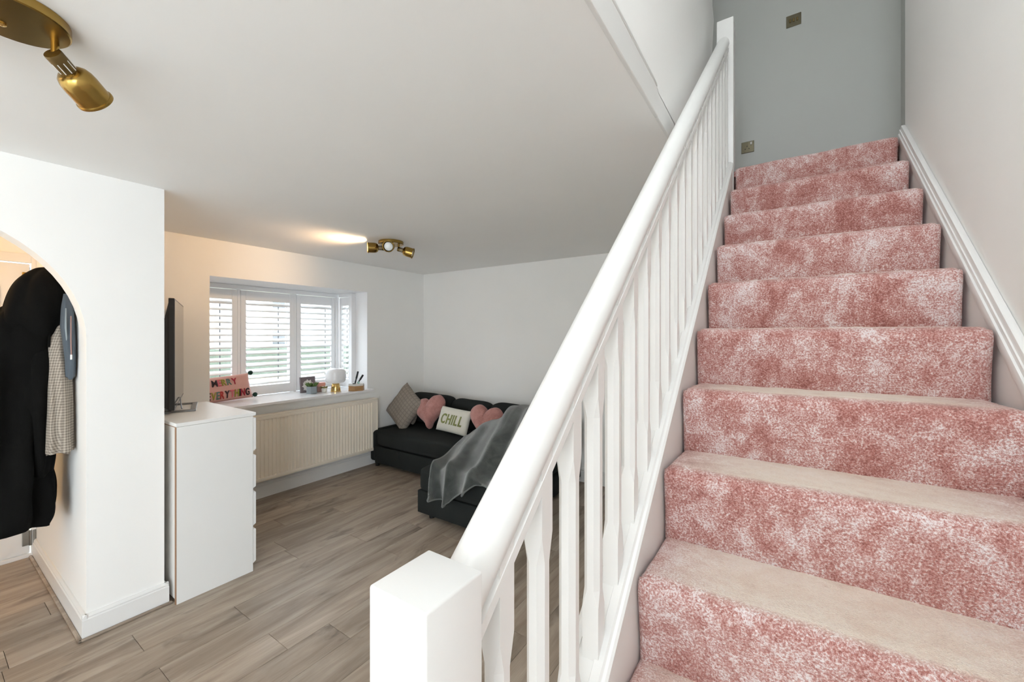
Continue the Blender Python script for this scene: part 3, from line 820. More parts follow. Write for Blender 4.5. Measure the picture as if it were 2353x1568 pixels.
# ------------------------------------------------------------------ corner sofa
sf = empty('corner_sofa', (-2.9, 3.3, 0), 'charcoal fabric corner sofa with chaise in the far corner', 'sofa')
SX0, SX1, SF = -4.045, -1.76, 3.045
def soft(name, x0, x1, y0, y1, z0, z1, bev, mat=None, parent=sf, amp=0.006, seg=4):
    t = BM(); box(t, x0, x1, y0, y1, z0, z1)
    bmesh.ops.subdivide_edges(t, edges=t.edges[:], cuts=6, use_grid_fill=True)
    for v in t.verts:                        # round the block by clamping to an inset core
        c_ = Vector((min(max(v.co.x, x0 + bev), x1 - bev), min(max(v.co.y, y0 + bev), y1 - bev), min(max(v.co.z, z0 + bev), z1 - bev)))
        dlt = v.co - c_
        if dlt.length > 1e-6 and dlt.length > bev: v.co = c_ + dlt.normalized() * bev
        v.co += Vector((1, 1, 1)) * 0 + (v.co - Vector(((x0 + x1) / 2, (y0 + y1) / 2, (z0 + z1) / 2))).normalized() * mnoise.noise(v.co * 5) * amp
    o = put(name, t, mat or M['sofa'], parent, smooth='all')
    md = o.modifiers.new('round', 'SUBSURF'); md.levels = 1; md.render_levels = 2
    return o
soft('left_arm', SX0, SX0 + 0.085, SF + 0.005, 3.86, 0.045, 0.415, 0.02)
soft('seat_cushion', SX0 + 0.08, -2.54, SF - 0.01, 3.70, 0.235, 0.43, 0.05, amp=0.012)
b_ = BM(); box(b_, SX0 + 0.085, -2.50, SF + 0.005, 3.86, 0.045, 0.238, 0.008); put('sofa_base', b_, M['sofa'], sf, smooth=True)
b_ = BM(); box(b_, -3.575, -3.535, SF - 0.006, SF + 0.006, 0.16, 0.235, 0.004); put('pull_strap', b_, M['sofa'], sf)
soft('chaise_cushion', -2.565, SX1, 2.375, 3.70, 0.225, 0.425, 0.045, amp=0.010)
b_ = BM(); box(b_, -2.555, SX1 + 0.01, 2.395, 3.86, 0.045, 0.230, 0.008); put('chaise_base', b_, M['sofa'], sf, smooth=True)
b_ = BM(); box(b_, SX0, SX1, 3.76, SY - 0.022, 0.045, 0.66, 0.02, 3); put('back_frame', b_, M['sofa'], sf, smooth=True)
for x0, x1, zt in ((-4.02, -3.32, 0.795), (-3.33, -2.74, 0.765), (-2.75, -2.05, 0.775)):
    o = soft('back_cushion', x0, x1, 3.60, 3.80, 0.42, zt, 0.085, amp=0.02)
soft('right_arm', -1.90, -1.70, 2.80, 3.88, 0.30, 0.70, 0.08, amp=0.01)
for x, y in ((-3.96, 3.09), (-3.96, 3.78), (-2.45, 2.46), (-1.84, 2.46), (-1.84, 3.78), (-2.62, 3.78)):
    b_ = BM(); lathe(b_, [(0.022, 0), (0.028, 0.046)], (x, y, 0.0), (0, 0, 1), 16); put('foot', b_, M['sofafoot'], sf)

# ------------------------------------------------------------------ cushions
def frame_mat(cn, right, up):
    r_ = Vector(right).normalized(); u_ = Vector(up); u_ = (u_ - r_ * u_.dot(r_)).normalized(); n_ = r_.cross(u_)
    m = Matrix.Identity(4)
    for i in range(3): m[i][0], m[i][1], m[i][2], m[i][3] = r_[i], u_[i], n_[i], cn[i]
    return m
def pil_h(a, c_, th, p=0.5):
    return th / 2 * (max(0, 1 - a ** 4) * max(0, 1 - c_ ** 4)) ** p
def pil_xy(a, c_, w_, h_, ear=0.06):
    return (w_ / 2 * a * (1 - ear * (1 - c_ * c_)), h_ / 2 * c_ * (1 - ear * (1 - a * a)))
def pillow(w_, h_, th, mt, ear=0.06, wr=0.006, n=28, seed=0.0):
    bm = BM(); lay = bm.loops.layers.uv.verify()
    for sg in (1, -1):
        V = {}
        for i in range(n + 1):
            for j in range(n + 1):
                a, c_ = -1 + 2 * i / n, -1 + 2 * j / n
                x, y = pil_xy(a, c_, w_, h_, ear)
                z = pil_h(a, c_, th)
                z += wr * mnoise.noise(Vector((a * 2.2 + seed, c_ * 2.2, sg * 3 + seed))) * min(1, z / (th * 0.2) if th else 0)
                V[i, j] = (bm.verts.new((x, y, sg * z)), (x, y))
        for i in range(n):
            for j in range(n):
                q = [V[i, j], V[i + 1, j], V[i + 1, j + 1], V[i, j + 1]]
                f = bm.faces.new([v for v, _ in q])
                for lp, (_, u2) in zip(f.loops, q): lp[lay].uv = u2
    bmesh.ops.remove_doubles(bm, verts=bm.verts, dist=1e-5)
    bmesh.ops.transform(bm, matrix=mt, verts=bm.verts)
    return bm
def letters(text, cols, size, x0, y0, mt, surf, parent, gap=0.0, skew=0.0, depth=0.003, xs=1.0):
    """Each letter its own mesh, laid on the cushion's front surface."""
    x = x0
    for ch, mk in zip(text, cols):
        cu = bpy.data.curves.new('letter', 'FONT'); cu.body = ch; cu.size = size; cu.extrude = 0.0; cu.offset = size * 0.018; cu.resolution_u = 3
        ob = bpy.data.objects.new('_l', cu); COL.objects.link(ob)
        bpy.context.view_layer.update()
        me = bpy.data.meshes.new_from_object(ob.evaluated_get(bpy.context.evaluated_depsgraph_get()))
        bpy.data.objects.remove(ob); bpy.data.curves.remove(cu)
        bm = BM(); bm.from_mesh(me); bpy.data.meshes.remove(me)
        for v in bm.verts: v.co.x *= xs
        lxs = [v.co.x for v in bm.verts]; w_ = max(lxs) - min(lxs); mn = min(lxs)
        bmesh.ops.triangulate(bm, faces=bm.faces[:])
        for _ in range(2):
            bmesh.ops.subdivide_edges(bm, edges=[e for e in bm.edges if e.calc_length() > size * 0.22], cuts=1)
            bmesh.ops.triangulate(bm, faces=bm.faces[:])
        g = bmesh.ops.extrude_face_region(bm, geom=bm.faces[:])
        top = {e for e in g['geom'] if isinstance(e, bmesh.types.BMVert)}
        for v in bm.verts:
            lx, ly = v.co.x - mn + x, v.co.y + y0
            lx += skew * v.co.y
            v.co = Vector((lx, ly, surf(lx, ly) + (depth if v in top else -0.004)))
        bmesh.ops.transform(bm, matrix=mt, verts=bm.verts)
        put('letter', bm, mk, parent)
        x += w_ + gap
    return x
def surf_of(w_, h_, th, ear):
    def s(x, y):
        a = max(-1, min(1, x / (w_ / 2))); c_ = max(-1, min(1, y / (h_ / 2)))
        a = max(-1, min(1, a / (1 - ear * (1 - c_ * c_)))); c_ = max(-1, min(1, c_ / (1 - ear * (1 - a * a))))
        return pil_h(a, c_, th)
    return s
# taupe waffle cushion, standing on one corner against the sofa back
mt = frame_mat((-3.80, 3.36, 0.655), (0.80, -0.14, -0.48), (0.46, 0.30, 0.80))
o = put('waffle_cushion', pillow(0.44, 0.44, 0.15, mt, 0.05, 0.012), M['waffle'], None, (-3.80, 3.36, 0.44), 'all')
tag(o, 'taupe waffle-weave square cushion tipped on its corner at the sofa\'s left end', 'cushion', 'cushions on the sofa')
mt = frame_mat((-3.88, 3.50, 0.575), (0.95, -0.2, 0.0), (0.05, 0.35, 0.9))
o = put('taupe_cushion', pillow(0.36, 0.28, 0.13, mt, 0.05, 0.012, seed=3), M['waffle'], None, (-3.9, 3.52, 0.44), 'all')
tag(o, 'taupe cushion mostly hidden behind the tipped waffle cushion', 'cushion', 'cushions on the sofa')
def heart(w_, h_, th, mt, n=64, m_=16):
    bm = BM(); out = []
    for i in range(n):
        t_ = 2 * PI * i / n
        x = 16 * math.sin(t_) ** 3; y = 13 * math.cos(t_) - 5 * math.cos(2 * t_) - 2 * math.cos(3 * t_) - math.cos(4 * t_)
        out.append((x / 32 * w_ * 1.0, (y + 2.5) / 29 * h_))
    for sg in (1, -1):
        rings = []
        for k_ in range(m_ + 1):
            f = k_ / m_
            ring = []
            for (x, y) in out:
                xx, yy = x * f, y * f
                z = sg * th / 2 * math.sqrt(max(0, 1 - f ** 2.6))
                z += 0.008 * mnoise.noise(Vector((xx * 14, yy * 14, sg * 2))) * (1 - f)
                ring.append(bm.verts.new((xx, yy, z)))
            rings.append(ring)
        for R0, R1 in zip(rings, rings[1:]):
            for i in range(n): bm.faces.new((R0[i], R0[(i + 1) % n], R1[(i + 1) % n], R1[i]))
    bmesh.ops.remove_doubles(bm, verts=bm.verts, dist=1e-4)
    bmesh.ops.transform(bm, matrix=mt, verts=bm.verts)
    return bm
mt = frame_mat((-3.42, 3.40, 0.625), (0.94, 0.0, 0.26), (-0.2, 0.32, 0.92))
o = put('heart_cushion', heart(0.46, 0.38, 0.17, mt), M['heart'], None, (-3.42, 3.40, 0.44), 'all')
tag(o, 'pink fluffy heart cushion between the waffle cushion and the lettered cushion', 'cushion', 'cushions on the sofa')
mt = frame_mat((-2.585, 3.36, 0.615), (0.98, 0.0, -0.06), (0.16, 0.30, 0.95))
o = put('heart_cushion', heart(0.42, 0.35, 0.15, mt), M['heart'], None, (-2.58, 3.36, 0.44), 'all')
tag(o, 'pink fluffy heart cushion beside the grey throw', 'cushion', 'cushions on the sofa')
mt = frame_mat((-3.015, 3.36, 0.585), (0.99, 0.0, -0.055), (0.10, 0.34, 0.94))
cc_ = put('lettered_cushion', pillow(0.44, 0.27, 0.10, mt, 0.03, 0.006, seed=5), M['cream'], None, (-3.02, 3.36, 0.44), 'all')
tag(cc_, 'cream cushion with the word CHILL in olive green on the sofa', 'cushion', 'cushions on the sofa')
letters('CHILL', [M['olive']] * 5, 0.150, -0.150, -0.050, mt, surf_of(0.44, 0.27, 0.10, 0.03), cc_, 0.017, 0.10, 0.006, 0.68)

# MERRY EVERYTHING cushion on the sill
mt = frame_mat((-4.420, 1.655, 1.012), (0.02, 1.0, 0.06), (-0.32, -0.03, 0.95))
ME_W, ME_H, ME_T = 0.54, 0.245, 0.11
mc = put('lettered_cushion', pillow(ME_W, ME_H, ME_T, mt, 0.03, 0.007, seed=9), M['pinkcloth'], None, (-4.40, 1.66, 0.893), 'all')
tag(mc, 'pink cushion reading MERRY EVERYTHING with green pompoms on the window sill', 'cushion')
L1 = plain('letter_dark', (0.035, 0.02, 0.025), 0.9); L2 = plain('letter_pink', (0.55, 0.11, 0.14), 0.9); L3 = plain('letter_olive', (0.28, 0.26, 0.035), 0.9)
L4 = plain('letter_teal', (0.10, 0.17, 0.15), 0.9); L5 = plain('letter_crimson', (0.33, 0.02, 0.04), 0.9); L6 = plain('letter_red', (0.36, 0.025, 0.02), 0.9)
sfm = surf_of(ME_W, ME_H, ME_T, 0.03)
letters('MERRY', [L1, L2, L3, L4, L5], 0.088, -0.068, 0.018, mt, sfm, mc, 0.004, 0.0, 0.008, 0.74)
letters('EVERYTHING', [L1, L3, L4, L6, L1, L2, L3, L1, L5, L1], 0.094, -0.122, -0.100, mt, sfm, mc, 0.004, 0.10, 0.008, 0.62)
for px, py in ((ME_W / 2, ME_H / 2), (ME_W / 2, -ME_H / 2 + 0.02), (-ME_W / 2, ME_H / 2), (-ME_W / 2, -ME_H / 2 + 0.02)):
    b_ = BM(); bmesh.ops.create_icosphere(b_, subdivisions=3, radius=0.022)
    for v in b_.verts: v.co *= 1 + 0.10 * mnoise.noise(v.co * 220)
    p = mt @ Vector((px + 0.022 * (1 if px > 0 else -1), py, 0.0))
    bmesh.ops.translate(b_, vec=p, verts=b_.verts); put('pompom', b_, M['dkgreen'], mc, smooth='all')

# ------------------------------------------------------------------ throw over the chaise
def crm(pts, u):
    n = len(pts) - 1; s_ = min(u * n, n - 1e-6); i = int(s_); f = s_ - i
    p0, p1, p2, p3 = pts[max(i - 1, 0)], pts[i], pts[i + 1], pts[min(i + 2, n)]
    return 0.5 * ((2 * p1) + (p2 - p0) * f + (2 * p0 - 5 * p1 + 4 * p2 - p3) * f * f + (3 * p1 - p0 - 3 * p2 + p3) * f ** 3)
hem = [(-2.33, 0.30), (-2.26, 0.255), (-2.16, 0.240), (-2.08, 0.27), (-2.02, 0.345), (-1.94, 0.375), (-1.85, 0.435), (-1.72, 0.435), (-1.62, 0.40)]
def hem_z(x):
    for (a, za), (b2, zb2) in zip(hem, hem[1:]):
        if a <= x <= b2: return za + (zb2 - za) * (x - a) / (b2 - a)
    return hem[0][1] if x < hem[0][0] else hem[-1][1]
def blanket(i, j):
    t_ = i / NU; s_ = j / NV
    x = -2.31 + t_ * 0.66
    zh = hem_z(x)
    Hs = lambda yy: max(0.0, min(1.0, (x + 2.42) / 0.55)) ** 1.1 * max(0.0, min(1.0, (yy - 2.42) / 0.55))
    sh = (1 - t_) * 0.36
    pts = [Vector((x, 2.335, zh)), Vector((x, 2.338, (zh + 0.43) / 2)), Vector((x - 0.01, 2.362, 0.438)),
           Vector((x - sh * 0.12, 2.48, 0.447 + 0.40 * Hs(2.48))), Vector((x - sh * 0.4, 2.72, 0.45 + 0.42 * Hs(2.72))),
           Vector((x - sh * 0.7, 3.00, 0.45 + 0.42 * Hs(3.0))), Vector((x - sh * 0.9, 3.22, 0.45 + 0.40 * Hs(3.22))), Vector((x - sh, 3.36, 0.46 + 0.36 * Hs(3.36)))]
    p = crm(pts, s_)
    amp = 0.046 * (1 - s_) ** 1.6 + 0.013
    ph = 2 * PI * (3.6 * t_ + 0.5 * s_ + 0.25 * math.sin(4 * t_ + 3 * s_))
    wv = math.sin(ph) + 0.30 * s_ * math.sin(2.3 * ph + 1.0)
    k_ = max(0.0, 1 - s_ * 3.2)
    dirn = Vector((0.1, -1.0, 0)) * k_ + Vector((-0.15, -0.1, 1.0)) * (1 - k_)
    p = p + dirn * amp * (wv + 0.9)
    p.x += 0.024 * math.sin(ph * 1.0 + 1.3) * (1 - s_) ** 1.5
    p += Vector((0, 0, 1)) * 0.012 * (mnoise.noise(p * 7) + 0.3) * min(1, s_ * 3)
    return p
NU, NV = 110, 90
b_ = BM(); grid(b_, blanket, NU, NV)
o = put('throw_blanket', b_, M['throw'], None, (-2.0, 2.8, 0.44), 'all')
md = o.modifiers.new('thick', 'SOLIDIFY'); md.thickness = 0.010; md.offset = 1
tag(o, 'grey velvet throw draped over the sofa chaise, one corner hanging down', 'blanket')
b_ = BM(); tube(b_, [blanket(i, 0) + Vector((0, -0.004, 0)) for i in range(0, NU + 1)], 0.0085, 8); put('hem', b_, M['throw_hem'], o, smooth='all')
b_ = BM(); tube(b_, [blanket(0, j) for j in range(0, NV + 1)], 0.0075, 8); put('hem', b_, M['throw_hem'], o, smooth='all')

# ------------------------------------------------------------------ things on the sill (top of the sill z = 0.893)
SZ = 0.8932
# daisy canvas
cv = empty('daisy_canvas', (-4.37, 2.48, SZ), 'small dark canvas with a white daisy leaning against the shutters', 'picture')
mt = frame_mat((-4.372, 2.484, SZ + 0.086), (-0.06, 1.0, 0), (-0.10, 0, 0.995))
b_ = BM(); box(b_, -0.088, 0.088, -0.085, 0.085, -0.010, 0.010, 0.002); bmesh.ops.transform(b_, matrix=mt, verts=b_.verts); put('canvas_block', b_, M['canvas'], cv)
for q in range(20):
    an = 2 * PI * q / 20 + 0.08
    b_ = BM(); ln = 0.062 + 0.006 * math.sin(q * 2.7)
    pts = [(0.012, -0.003), (ln * 0.75, -0.0085), (ln, -0.004), (ln, 0.004), (ln * 0.75, 0.0085), (0.012, 0.003)]
    prism(b_, pts, 'z', 0.0101, 0.0125)
    bmesh.ops.transform(b_, matrix=mt @ Matrix.Translation((-0.004, -0.012, 0)) @ Matrix.Rotation(an, 4, 'Z'), verts=b_.verts); put('petal', b_, M['petal'], cv)
b_ = BM(); lathe(b_, [(0.017, 0), (0.015, 0.004), (0.006, 0.006)], mt @ Vector((-0.004, -0.012, 0.010)), mt.to_3x3() @ Vector((0, 0, 1)), 16); put('flower_centre', b_, M['petalcore'], cv)
def hexpts(cx, cy, r, rot=0): return [(cx + r * math.cos(PI / 3 * k + rot), cy + r * math.sin(PI / 3 * k + rot)) for k in range(6)]
# grey hexagonal pot with a succulent
pt = empty('potted_succulent', (-4.235, 2.452, SZ), 'green succulent in a grey hexagonal pot in front of the daisy canvas', 'plant')
b_ = BM(); prism(b_, hexpts(-4.235, 2.452, 0.055, 0.35), 'z', SZ, SZ + 0.078); bmesh.ops.bevel(b_, geom=b_.edges[:], offset=0.002, segments=1, affect='EDGES'); put('pot', b_, M['greypot'], pt)
b_ = BM(); prism(b_, hexpts(-4.235, 2.452, 0.047, 0.35), 'z', SZ + 0.074, SZ + 0.0795); put('soil', b_, M['lead'], pt)
def tuft(root, c_, r, hgt, nl, mat, seed):
    rn = random.Random(seed)
    for q in range(nl):
        an = rn.random() * 2 * PI; rr = r * math.sqrt(rn.random()) * 0.8; le = hgt * (0.7 + 0.5 * rn.random())
        b2 = BM(); base = Vector(c_) + Vector((math.cos(an) * rr, math.sin(an) * rr, 0))
        ln_ = Vector((math.cos(an) * rr * 0.9, math.sin(an) * rr * 0.9, le))
        tube(b2, [base, base + ln_ * 0.5, base + ln_ * 0.85, base + ln_], [0.004, 0.0065, 0.004, 0.0008], 6)
        put('leaf', b2, mat, root, smooth='all')
tuft(pt, (-4.235, 2.452, SZ + 0.078), 0.048, 0.038, 60, M['leaf'], 1)
# pink candle glass and small white pot
pk = empty('pink_candle', (-4.30, 2.592, SZ), 'two-tone pink candle block behind the small white pot', 'candle')
b_ = BM(); box(b_, -4.335, -4.265, 2.545, 2.635, SZ + 0.058, SZ + 0.105, 0.012, 3); put('upper_block', b_, M['pinkwax'], pk, smooth=True)
b_ = BM(); box(b_, -4.325, -4.275, 2.550, 2.600, SZ, SZ + 0.059, 0.008, 3); put('lower_block', b_, M['brownwax'], pk, smooth=True)
wp = empty('potted_cactus', (-4.215, 2.585, SZ), 'tiny olive plant in a small round white pot beside the lamp', 'plant')
b_ = BM(); lathe(b_, [(0.019, 0), (0.026, 0.006), (0.030, 0.045), (0.027, 0.047), (0.024, 0.040)], (-4.215, 2.585, SZ), (0, 0, 1), 24); put('pot', b_, M['whitepot'], wp, smooth=True)
tuft(wp, (-4.215, 2.585, SZ + 0.042), 0.028, 0.022, 36, M['dryleaf'], 4)
# lamp with opal globe and brass cone
lm = empty('table_lamp', (-4.175, 2.695, SZ), 'small table lamp with white opal shade on a brass cone base', 'lamp')
b_ = BM(); lathe(b_, [(0.053, 0), (0.054, 0.003), (0.0385, 0.090), (0.037, 0.092)], (-4.175, 2.695, SZ), (0, 0, 1), 36); put('base', b_, M['brass_shiny'], lm, smooth=True)
b_ = BM()
gp = []
for k in range(19):
    a = -PI / 2 + PI * k / 18
    ex = 0.55
    gp.append((0.108 * abs(math.cos(a)) ** ex if abs(math.cos(a)) > 1e-6 else 0.03, 0.175 + 0.085 * (abs(math.sin(a)) ** ex) * (1 if math.sin(a) > 0 else -1)))
gp = [(max(r_, 0.036), h) for r_, h in gp]
lathe(b_, gp, (-4.175, 2.695, SZ), (0, 0, 1), 44); put('shade', b_, M['white_glass'], lm, smooth='all')
# hexagonal wooden box with white lid and pens
hb = empty('pen_box', (-4.068, 2.885, SZ), 'hexagonal wooden box with a white lid holding black pens', 'box')
b_ = BM(); prism(b_, hexpts(-4.068, 2.885, 0.090, 0.25), 'z', SZ, SZ + 0.056); bmesh.ops.bevel(b_, geom=b_.edges[:], offset=0.003, segments=2, affect='EDGES'); put('body', b_, M['bamboo'], hb)
b_ = BM(); prism(b_, hexpts(-4.068, 2.885, 0.088, 0.25), 'z', SZ + 0.056, SZ + 0.078); bmesh.ops.bevel(b_, geom=b_.edges[:], offset=0.003, segments=2, affect='EDGES'); put('lid', b_, M['whitepot'], hb)
def pen(name, base, top, r, label, mat):
    b2 = BM(); tube(b2, [base, Vector(base).lerp(Vector(top), 0.4), Vector(base).lerp(Vector(top), 0.45), top], [r * 0.7, r * 0.7, r, r], 12)
    o_ = put(name, b2, mat, None, base, 'all'); tag(o_, label, 'pen', 'things standing in the pen box')
    b2 = BM(); d_ = (Vector(top) - Vector(base)).normalized(); lathe(b2, [(r * 1.05, 0), (r * 1.0, 0.006), (r * 0.5, 0.008)], Vector(top) - d_ * 0.001, d_, 12); put('end_cap', b2, M['black'], o_)
pen('pen', (-4.070, 2.868, SZ + 0.0785), (-4.085, 2.915, SZ + 0.205), 0.011, 'taller black pen leaning out of the wooden box', M['inkblack'])
pen('pen', (-4.060, 2.895, SZ + 0.0785), (-4.050, 2.955, SZ + 0.165), 0.011, 'shorter black pen leaning furthest right out of the box', M['inkblack'])
b_ = BM(); lathe(b_, [(0.018, 0), (0.018, 0.006), (0.012, 0.008)], (-4.045, 2.838, SZ + 0.0783), (0, 0, 1), 18); o = put('bottle_cap', b_, M['inkblack'], None, (-4.045, 2.838, SZ + 0.0783), True); tag(o, 'flat black cap lying on the white box lid', 'cap')
b_ = BM(); lathe(b_, [(0.013, 0), (0.013, 0.012), (0.008, 0.016)], (-4.052, 2.872 + 0.0, SZ + 0.0783), (0.3, 1, 0.3), 14); 
bmesh.ops.translate(b_, vec=(0.045, -0.012, 0.013), verts=b_.verts); o = put('mint_clip', b_, M['mint'], None, (-4.01, 2.86, SZ + 0.0783), True); tag(o, 'small mint green clip on the box lid', 'clip')

# ------------------------------------------------------------------ landing fittings
ls = empty('light_switch', (0.052, 3.70, 3.868), 'bronze triple light switch plate high on the landing wall', 'switch')
b_ = BM(); box(b_, 0.006, 0.098, 3.692, 3.6995, 3.826, 3.912, 0.002); put('faceplate', b_, M['plate'], ls)
for q in range(3):
    b_ = BM(); box(b_, 0.024 + q * 0.022, 0.036 + q * 0.022, 3.686, 3.693, 3.857, 3.881, 0.002); put('rocker', b_, M['brass_dark'], ls)
so = empty('wall_socket', (-0.245, 3.70, 2.998), 'bronze single power socket low on the landing wall', 'socket')
b_ = BM(); box(b_, -0.288, -0.202, 3.692, 3.6995, 2.956, 3.042, 0.002); put('faceplate', b_, M['plate'], so)
b_ = BM(); box(b_, -0.228, -0.216, 3.687, 3.693, 3.012, 3.034, 0.002); put('rocker', b_, M['whitepot'], so)
for dx, dz, w2, h2 in ((-0.262, 2.985, 0.008, 0.005), (-0.236, 2.985, 0.008, 0.005), (-0.249, 3.005, 0.005, 0.01)):
    b_ = BM(); box(b_, dx - w2 / 2, dx + w2 / 2, 3.6905, 3.693, dz - h2 / 2, dz + h2 / 2); put('pin_hole', b_, M['lead'], so)

# ------------------------------------------------------------------ coats in the hall (hung on the side wall y = 0.515)
def loft(secs, n=56, wr=0.02, fold=9, seed=0.0, m_=70):
    """secs: (z, cx, cy, rx, ry) from bottom to top, interpolated; vertical folds fade towards the top."""
    bm = BM(); lay = bm.loops.layers.uv.verify(); rows = []
    z0, z1 = secs[0][0], secs[-1][0]
    S = [Vector(s[1:4] + (0,)[:0]) for s in secs]
    for k_ in range(m_ + 1):
        u = k_ / m_ * (len(secs) - 1); i = min(int(u), len(secs) - 2); f = u - i; f = f
        def cr(q):
            v = [secs[max(0, min(len(secs) - 1, i + d_))][q] for d_ in (-1, 0, 1, 2)]
            return 0.5 * (2 * v[1] + (v[2] - v[0]) * f + (2 * v[0] - 5 * v[1] + 4 * v[2] - v[3]) * f * f + (3 * v[1] - v[0] - 3 * v[2] + v[3]) * f ** 3)
        z, cx, cy, rx, ry = (cr(q) for q in range(5))
        row = []
        g = (z - z0) / (z1 - z0)
        for a_ in range(n):
            th = 2 * PI * a_ / n
            wv = wr * (1 - 0.75 * g) * (math.sin(fold * th + 2.0 * math.sin(3 * z + seed)) + 0.5 * math.sin((fold * 1.7 // 1) * th + 4 * z + seed))
            wv += wr * 0.9 * mnoise.noise(Vector((math.cos(th) * 2, math.sin(th) * 2, z * 5 + seed)))
            e = 1 + wv / max(rx, ry, 0.05) * min(1, max(rx, ry) / 0.06)
            zz = z + (0.012 * math.sin(3 * th + seed) if k_ == 0 else 0)
            p = Vector((cx + abs(math.cos(th)) ** 0.8 * math.copysign(rx, math.cos(th)) * e, min(cy + abs(math.sin(th)) ** 0.8 * math.copysign(ry, math.sin(th)) * e, 0.511), zz))
            row.append((bm.verts.new(p), (th * (rx + ry) * 0.55, z)))
        rows.append(row)
    for R0, R1 in zip(rows, rows[1:]):
        for a_ in range(n):
            q = [R0[a_], R0[(a_ + 1) % n], R1[(a_ + 1) % n], R1[a_]]
            fc = bm.faces.new([v for v, _ in q])
            uu = [list(u_) for _, u_ in q]
            if a_ == n - 1:
                per = R0[1][1][0] * n; uu[1][0] = per; uu[2][0] = per
            for lp, u_ in zip(fc.loops, uu): lp[lay].uv = u_
    bm.faces.new([v for v, _ in rows[0]][::-1]); bm.faces.new([v for v, _ in rows[-1]])
    return bm
ct = empty('hooded_coat', (-3.30, 0.33, 0.5), 'long black hooded coat hanging inside the archway', 'coat', 'coats in the hall')
put('coat_body', loft([(0.53, -3.36, 0.28, 0.20, 0.16), (0.62, -3.34, 0.29, 0.20, 0.17), (0.85, -3.33, 0.29, 0.19, 0.155), (1.10, -3.32, 0.30, 0.18, 0.150), (1.35, -3.31, 0.31, 0.18, 0.145), (1.52, -3.30, 0.33, 0.17, 0.14), (1.62, -3.30, 0.35, 0.12, 0.12), (1.68, -3.30, 0.37, 0.06, 0.07)], 64, 0.022, 8, 1.0), M['coat'], ct, smooth='all')
put('hood', loft([(1.50, -3.26, 0.375, 0.11, 0.11), (1.58, -3.25, 0.385, 0.125, 0.118), (1.70, -3.25, 0.395, 0.115, 0.108), (1.80, -3.26, 0.41, 0.095, 0.088), (1.87, -3.28, 0.44, 0.05, 0.055), (1.885, -3.29, 0.46, 0.015, 0.02)], 48, 0.014, 5, 2.2), M['coat'], ct, smooth='all')
put('sleeve', loft([(0.80, -3.22, 0.385, 0.050, 0.048), (0.92, -3.20, 0.385, 0.062, 0.055), (1.15, -3.19, 0.39, 0.070, 0.060), (1.38, -3.20, 0.39, 0.075, 0.062), (1.54, -3.24, 0.38, 0.06, 0.05)], 40, 0.012, 5, 4.0, 50), M['coat'], ct, smooth='all')
put('sleeve', loft([(0.84, -3.48, 0.22, 0.055, 0.05), (1.0, -3.48, 0.22, 0.065, 0.06), (1.3, -3.47, 0.23, 0.072, 0.06), (1.52, -3.42, 0.27, 0.06, 0.05)], 40, 0.012, 5, 6.0, 50), M['coat'], ct, smooth='all')
b_ = BM(); tube(b_, [(-3.14, 0.428, 1.66), (-3.135, 0.425, 1.60), (-3.14, 0.42, 1.52), (-3.142, 0.418, 1.46)], 0.005, 8); put('drawcord', b_, M['coat'], ct, smooth='all')
gs = empty('gingham_shirt', (-3.13, 0.45, 0.92), 'beige gingham overshirt hanging between the black coat and the arch', 'shirt', 'coats in the hall')
put('shirt_body', loft([(0.915, -3.15, 0.452, 0.062, 0.048), (0.93, -3.15, 0.452, 0.072, 0.052), (1.05, -3.16, 0.453, 0.085, 0.050), (1.25, -3.17, 0.455, 0.080, 0.046), (1.45, -3.19, 0.455, 0.070, 0.040), (1.60, -3.22, 0.458, 0.055, 0.034), (1.72, -3.26, 0.465, 0.03, 0.025)], 56, 0.008, 6, 3.0), M['gingham'], gs, smooth='all')
b_ = BM(); tube(b_, [(-3.13, 0.408, 0.95), (-3.135, 0.405, 1.10), (-3.145, 0.407, 1.30), (-3.165, 0.415, 1.5)], 0.004, 6); put('placket', b_, M['gingham'], gs, smooth='all')
dj = empty('denim_jacket', (-3.12, 0.485, 1.35), 'faded blue denim jacket hung close to the arch jamb', 'jacket', 'coats in the hall')
put('jacket_body', loft([(1.30, -3.115, 0.488, 0.030, 0.018), (1.40, -3.115, 0.487, 0.045, 0.020), (1.52, -3.125, 0.484, 0.052, 0.024), (1.64, -3.15, 0.484, 0.048, 0.024), (1.74, -3.19, 0.488, 0.03, 0.018)], 44, 0.006, 5, 5.0), M['denim'], dj, smooth='all')
b_ = BM(); tube(b_, [(-3.085, 0.470, 1.66), (-3.075, 0.468, 1.56), (-3.08, 0.474, 1.47)], [0.003, 0.004, 0.003], 8); put('strap', b_, M['greypot'], dj, smooth='all')
b_ = BM(); tube(b_, [(-3.066, 0.485, 1.62), (-3.062, 0.484, 1.50), (-3.066, 0.486, 1.42)], 0.0025, 8); put('drawstring', b_, M['brownwax'], dj)
b_ = BM(); tube(b_, [(-3.066, 0.486, 1.42), (-3.066, 0.486, 1.395)], 0.004, 8); put('cord_end', b_, M['whitepot'], dj)
for x, zz, lb in ((-3.29, 1.87, 'coat hook carrying the black coat'), (-3.25, 1.73, 'coat hook carrying the gingham shirt and denim jacket')):
    hk = empty('coat_hook', (x, y1a, zz), lb, 'hook', 'coat hooks in the hall')
    b_ = BM(); box(b_, x - 0.012, x + 0.012, y1a - 0.005, y1a, zz - 0.04, zz + 0.03, 0.002); put('backplate', b_, M['brass'], hk)
    b_ = BM(); tube(b_, [(x, y1a - 0.004, zz - 0.02), (x, y1a - 0.03, zz - 0.025), (x, y1a - 0.045, zz - 0.005), (x, y1a - 0.045, zz + 0.012)], 0.005, 8); put('prong', b_, M['brass'], hk, smooth='all')

